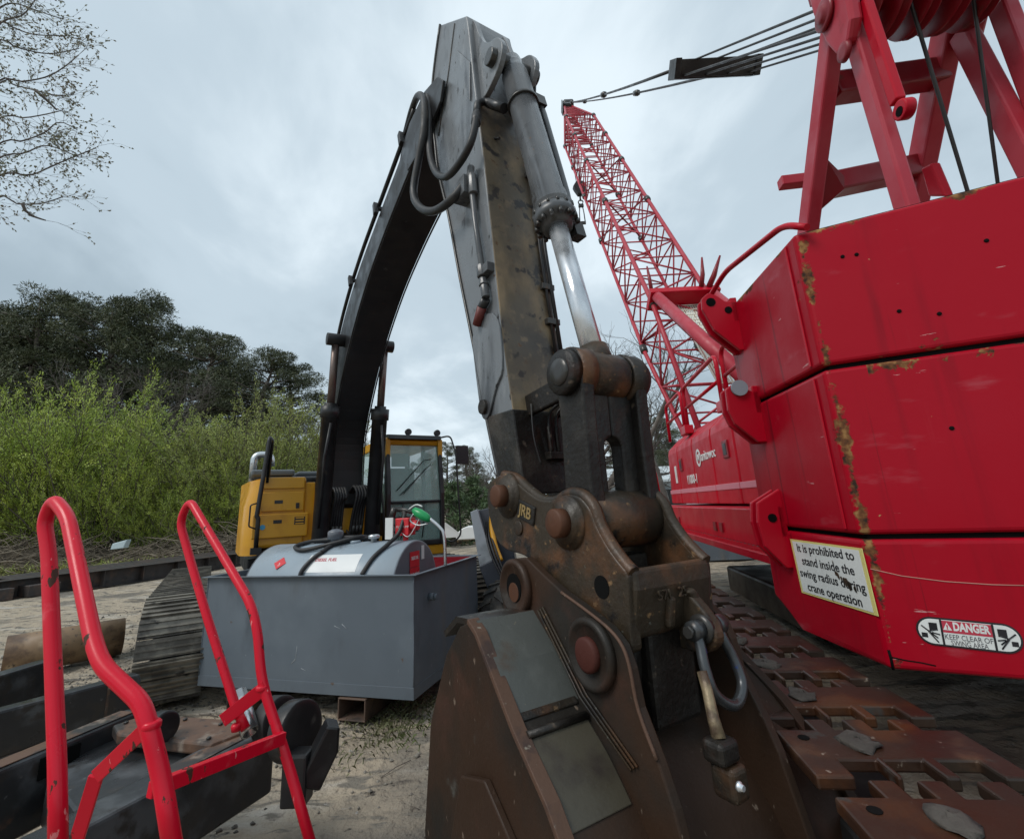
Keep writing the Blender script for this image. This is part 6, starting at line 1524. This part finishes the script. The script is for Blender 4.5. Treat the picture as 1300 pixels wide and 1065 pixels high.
# ------------------------------------------------------------------ skid steer loader behind the tub
SK = thing('loader', (.6, 6.7, 0), 'small loader with grey arm and chunky tyre between the grey tub and the coupler', 'loader')
def wheel(c, ax, R, w_, par):
    ax = Vector(ax).normalized()
    b = MB(); b.lathe(c - ax*w_/2, ax, [(0,R*.55),(0,R*.86),(.03,R*.96),(w_-.03,R*.96),(w_,R*.86),(w_,R*.55)], 40)
    a_ = ax.orthogonal().normalized(); d_ = ax.cross(a_); n = 18
    for k in range(n):
        for sd_ in (-1,1):
            t0_ = 2*pi*(k+.5*(sd_>0))/n; 
            P = lambda t, h, r_: c + ax*h + (a_*cos(t)+d_*sin(t))*r_
            h0, h1 = 0.01*sd_, w_/2*sd_*1.02
            b.hexa([P(t0_-.05,h0,R*.94),P(t0_+.07,h0,R*.94),P(t0_+.23,h1,R*.90),P(t0_+.10,h1,R*.90),P(t0_-.05,h0,R*1.02),P(t0_+.07,h0,R*1.02),P(t0_+.23,h1,R*.98),P(t0_+.10,h1,R*.98)])
    wo = b.build('wheel', mt['tyre'], par)
    b = MB(); b.lathe(c - ax*(w_/2-.02), ax, [(0,.05),(0,R*.2),(.02,R*.5),(0,R*.56),(w_-.04,R*.56),(w_-.06,R*.4),(w_-.1,.05)], 28); b.build('rim', mt['white'], wo)
wax = Vector((.87,-.5,0)); wf = Vector((-.5,-.87,0))
cw0 = Vector((-.19,6.15,.44))
for s_, l_ in ((0,0),(-1.15,0),(0,1.45),(-1.15,1.45)):
    wheel(cw0 + wf*s_ + wax*l_, wax, .44, .30, SK)
fr = lambda a, c, h: cw0 + wf*a + wax*c + UP*(h-.44)
b = MB(); b.box(fr, (-1.7,.2), (.22,1.2), (.2,.9)); b.box(fr, (-1.8,-1.1), (.15,1.25), (.8,1.35)); b.build('chassis', mt['greyarm'], SK, bev=.03)
b = MB(); b.box(fr, (-1.1,-.2), (.45,1.1), (.9,1.55)); b.build('cab_cage', mt['black'], SK, bev=.04)
b = MB(); lp = [atY(x,y,6.5) for x,y in ((597,650),(606,646),(625,711),(609,719))]; b.prism(lp, Vector((.02,.35,-.02))); b.build('arm_top_plate', mt['greylight'], SK, bev=.006)
b = MB(); lp = [atY(x,y,6.42) for x,y in ((608,719),(625,711),(648,742),(672,760),(672,800),(640,772),(618,745))]; b.prism(lp, Vector((.02,.30,0))); b.build('lift_arm', mt['greyarm'], SK, bev=.012)
b = MB(); lp = [atY(x,y,6.62) for x,y in ((607,648),(640,640),(660,740),(626,712))]; b.prism(lp, Vector((.02,.2,0))); b.build('arm_side', mt['greyarm'], SK, bev=.01)
b = MB(); b.tube(spline([atY(629,640,6.6),atY(624,662,6.6),atY(628,690,6.5),atY(636,712,6.4)],5), .035, 8); b.build('curved_arm', mt['yellow'], SK)
b = MB(); 
for k in range(3): b.tube(spline([atY(622+3*k,634,6.7),atY(617+3*k,670,6.6),atY(622+4*k,700,6.4),atY(640+3*k,740,6.3)],5), .014, 6)
b.build('hydraulic_hose', mt['rubber'], SK)
# ------------------------------------------------------------------ debris and far objects in the yard
def obox(name, c, sz_, rz, m, label, cat, group=None, bev=.02, tilt=0):
    ca, sa = cos(rz), sin(rz); ct, st_ = cos(tilt), sin(tilt)
    def fr(a, d, h): 
        a2, h2 = a*ct - h*st_, a*st_ + h*ct
        return Vector(c) + Vector((a2*ca - d*sa, a2*sa + d*ca, h2))
    b = MB(); b.box(fr, (-sz_[0]/2,sz_[0]/2), (-sz_[1]/2,sz_[1]/2), (0,sz_[2])); o = b.build(name, mt[m], bev=bev); tag(o, label, cat, group); return o
p = atZ(570,692,0.0); rr2 = random.Random(9)
for k in range(11):
    c_ = p + Vector((rr2.uniform(-.5,1.6), rr2.uniform(-.6,1.6), .02+.06*(k%4)))
    obox('lumber_board', c_, (rr2.uniform(1.2,2.6),.18,.05), rr2.uniform(-.5,.5), 'lumber', 'weathered board in the scattered pile beyond the grey tank', 'board', 'boards scattered beyond the tank', bev=.004)
q = atZ(585,684,.1); obox('metal_sheet', q, (2.2,.7,.03), -.35, 'greylight', 'bent grey metal sheet leaning on the board pile', 'sheet', bev=.004, tilt=-.22)
q = atY(568,672,15.5); b = MB()
b.add([q+Vector(v) for v in ((-.30,0,-.25),(.50,.1,-.25),(.15,.05,.05),(-.06,.0,.22),(-.25,.0,.18),(.1,.6,-.25))], [(0,1,2,3,4),(1,5,2),(5,3,2),(5,4,3),(5,0,4),(0,5,1)]); o = b.build('white_tarp', mt['whitepl']); tag(o, 'crumpled white tarp heap beside the cab', 'tarp')
q = atY(595,676,17); b = MB(); b.loft([[q + Vector((.45*cos(a), k*1.0, -.22+.42*sin(a))) for a in [pi*j/14 for j in range(15)]] for k in (0,1)]); wt_ = b.build('white_tank', mt['whitepl'], bev=.03); tag(wt_, 'rounded white tank lying beyond the board pile', 'tank')
obox('white_crate', atZ(612,690,0)+Vector((0,.6,0)), (.5,.5,.3), .2, 'whitepl', 'small white crate right of the rounded white tank', 'crate')
# building at the right
BD = thing('low_building', (11, 33, 0), 'long pale metal building behind the crane, seen under the pines', 'building')
pB = atY(806,632,33); x0 = pB.x
b = MB(); b.box(lambda a,c,h: Vector((x0+a,33+c,h)), (-4,14),(0,8),(0,3.0)); wl = b.build('wall', mt['galv'], BD)
b = MB(); b.prism([Vector((x0-4.3, 32.6+c, h)) for c,h in ((0,2.95),(4.4,4.1),(8.8,2.95),(8.8,2.8),(4.4,3.95),(0,2.8))], Vector((18.6,0,0))); b.build('roof', M('white metal roof', (.55,.60,.62), .4), BD)
b = MB(); b.box(lambda a,c,h: Vector((x0+a,33+c,h)), (2.0,3.4),(-.03,.0),(.4,2.3)); b.box(lambda a,c,h: Vector((x0+a,33+c,h)), (5,6.2),(-.03,.0),(1.2,2.1)); b.build('window', mt['black'], BD)
# pickup truck nose by the building
TK = thing('white_truck', atZ(835,655,0)+Vector((0,4,0)), 'white truck parked in front of the pale building beyond the crane', 'truck')
tc0 = TK.location.copy(); fr = lambda a,c,h: tc0 + Vector((a,c,h))
b = MB(); b.prism([fr(a,0,h) for a,h in ((-2.6,.45),(2.6,.45),(2.6,1.05),(1.6,1.15),(1.0,1.85),(-.9,1.85),(-1.1,1.1),(-2.6,1.1))], Vector((0,1.9,0))); b.build('body', mt['whitepl'], TK, bev=.06)
b = MB(); b.prism([fr(a,-.01,h) for a,h in ((1.35,1.2),(.9,1.75),(-.75,1.75),(-.9,1.2))], Vector((0,.01,0))); b.build('window', mt['black'], TK)
for a in (-1.7,1.7):
    b = MB(); b.lathe(fr(a,-.03,.42), Vector((0,1,0)), [(0,.2),(0,.42),(.24,.42),(.24,.2)], 24); b.build('wheel', mt['tyre'], TK)
b = MB(); b.box(fr, (.9,1.0), (-.25,-.02), (1.2,1.5)); b.build('mirror', mt['whitepl'], TK, bev=.02)
# grey bin seen under the crane deck
q = Vector((5.6, 14.6, 0)); GB = obox('steel_bin', q, (2.2,1.5,1.3), -.1, 'tub', 'plain grey steel bin standing under the red crane deck', 'bin')
obox('leaning_sheet', q+Vector((-1.35,-.1,0)), (.06,1.1,1.4), .25, 'white', 'narrow white sheet leaning by the grey bin under the crane', 'sheet', bev=.005)
b = MB(); q = C(6.0, 2.4, .85); b.lathe(q, CM, [(0,.1),(0,.34),(.3,.34),(.3,.1)], 28); b.build('swing_drive', mt['black'], CRN)
# the crane stands at 1.3 times its drawing size
CRN.scale = (1.3,1.3,1.3); CRN.location = (5.07, 7.15, -.525)
# ------------------------------------------------------------------ sky and light
w_ = bpy.data.worlds.new('World'); SC.world = w_; w_.use_nodes = True
nt = w_.node_tree; N = nt.nodes; L = nt.links; bg = N['Background']
SE, SR = radians(48), radians(-55)
sky = N.new('ShaderNodeTexSky'); sky.sky_type = 'NISHITA'; sky.sun_disc = False; sky.sun_elevation = SE; sky.sun_rotation = SR; sky.air_density = 1.3; sky.dust_density = 3
tc_ = N.new('ShaderNodeTexCoord')
sep = N.new('ShaderNodeSeparateXYZ'); L.new(tc_.outputs['Generated'], sep.inputs[0])
def mth(op, a, b_=None):
    n = N.new('ShaderNodeMath'); n.operation = op
    for i, v in enumerate((a, b_)):
        if v is None: continue
        if isinstance(v, (int, float)): n.inputs[i].default_value = v
        else: L.new(v, n.inputs[i])
    return n.outputs[0]
zz = mth('ADD', mth('MAXIMUM', sep.outputs[2], .0), .22)
cx, cy = mth('DIVIDE', sep.outputs[0], zz), mth('DIVIDE', sep.outputs[1], zz)
cmb = N.new('ShaderNodeCombineXYZ'); L.new(cx, cmb.inputs[0]); L.new(cy, cmb.inputs[1])
def nzw(sc, det, rg, off):
    mp = N.new('ShaderNodeMapping'); mp.inputs['Location'].default_value = off; mp.inputs['Scale'].default_value = (1,.7,1); mp.inputs['Rotation'].default_value = (0,0,.5)
    n = N.new('ShaderNodeTexNoise'); n.inputs['Scale'].default_value = sc; n.inputs['Detail'].default_value = det; n.inputs['Roughness'].default_value = rg; n.inputs['Distortion'].default_value = .3
    L.new(cmb.outputs[0], mp.inputs[0]); L.new(mp.outputs[0], n.inputs['Vector']); return n.outputs['Fac']
f = mth('ADD', mth('MULTIPLY', nzw(.75, 6, .5, (3.1,1.7,0)), .72), mth('MULTIPLY', nzw(2.4, 7, .55, (7,2,0)), .28))
cr = N.new('ShaderNodeValToRGB'); e = cr.color_ramp.elements; cr.color_ramp.interpolation = 'EASE'
e[0].position = .36; e[0].color = (.38,.475,.545,1); e[1].position = .62; e[1].color = (.82,.93,1.0,1)
k = e.new(.50); k.color = (.54,.65,.73,1)
L.new(f, cr.inputs[0])
vm = N.new('ShaderNodeVectorMath'); vm.operation = 'SCALE'; L.new(cr.outputs[0], vm.inputs[0]); vm.inputs['Scale'].default_value = 9.0
mx = N.new('ShaderNodeMix'); mx.data_type = 'RGBA'; mx.inputs['Factor'].default_value = .93
L.new(sky.outputs[0], mx.inputs[6]); L.new(vm.outputs[0], mx.inputs[7]); L.new(mx.outputs[2], bg.inputs['Color']); bg.inputs['Strength'].default_value = .1
sl = bpy.data.lights.new('sun', 'SUN'); sl.energy = 1.5; sl.angle = radians(25); sl.color = (1,.97,.92)
so3 = bpy.data.objects.new('sun', sl); COL.objects.link(so3)
dsun = Vector((sin(SR)*cos(SE), -cos(SR)*cos(SE)*1.0, sin(SE)))   # towards the sun: left, behind the camera
so3.rotation_euler = (-dsun).to_track_quat('-Z', 'Y').to_euler()
sky.sun_rotation = atan2(dsun.x, dsun.y)
SC.view_settings.view_transform = 'Standard'; SC.view_settings.look = 'None'; SC.view_settings.gamma = 1; SC.view_settings.exposure = .25
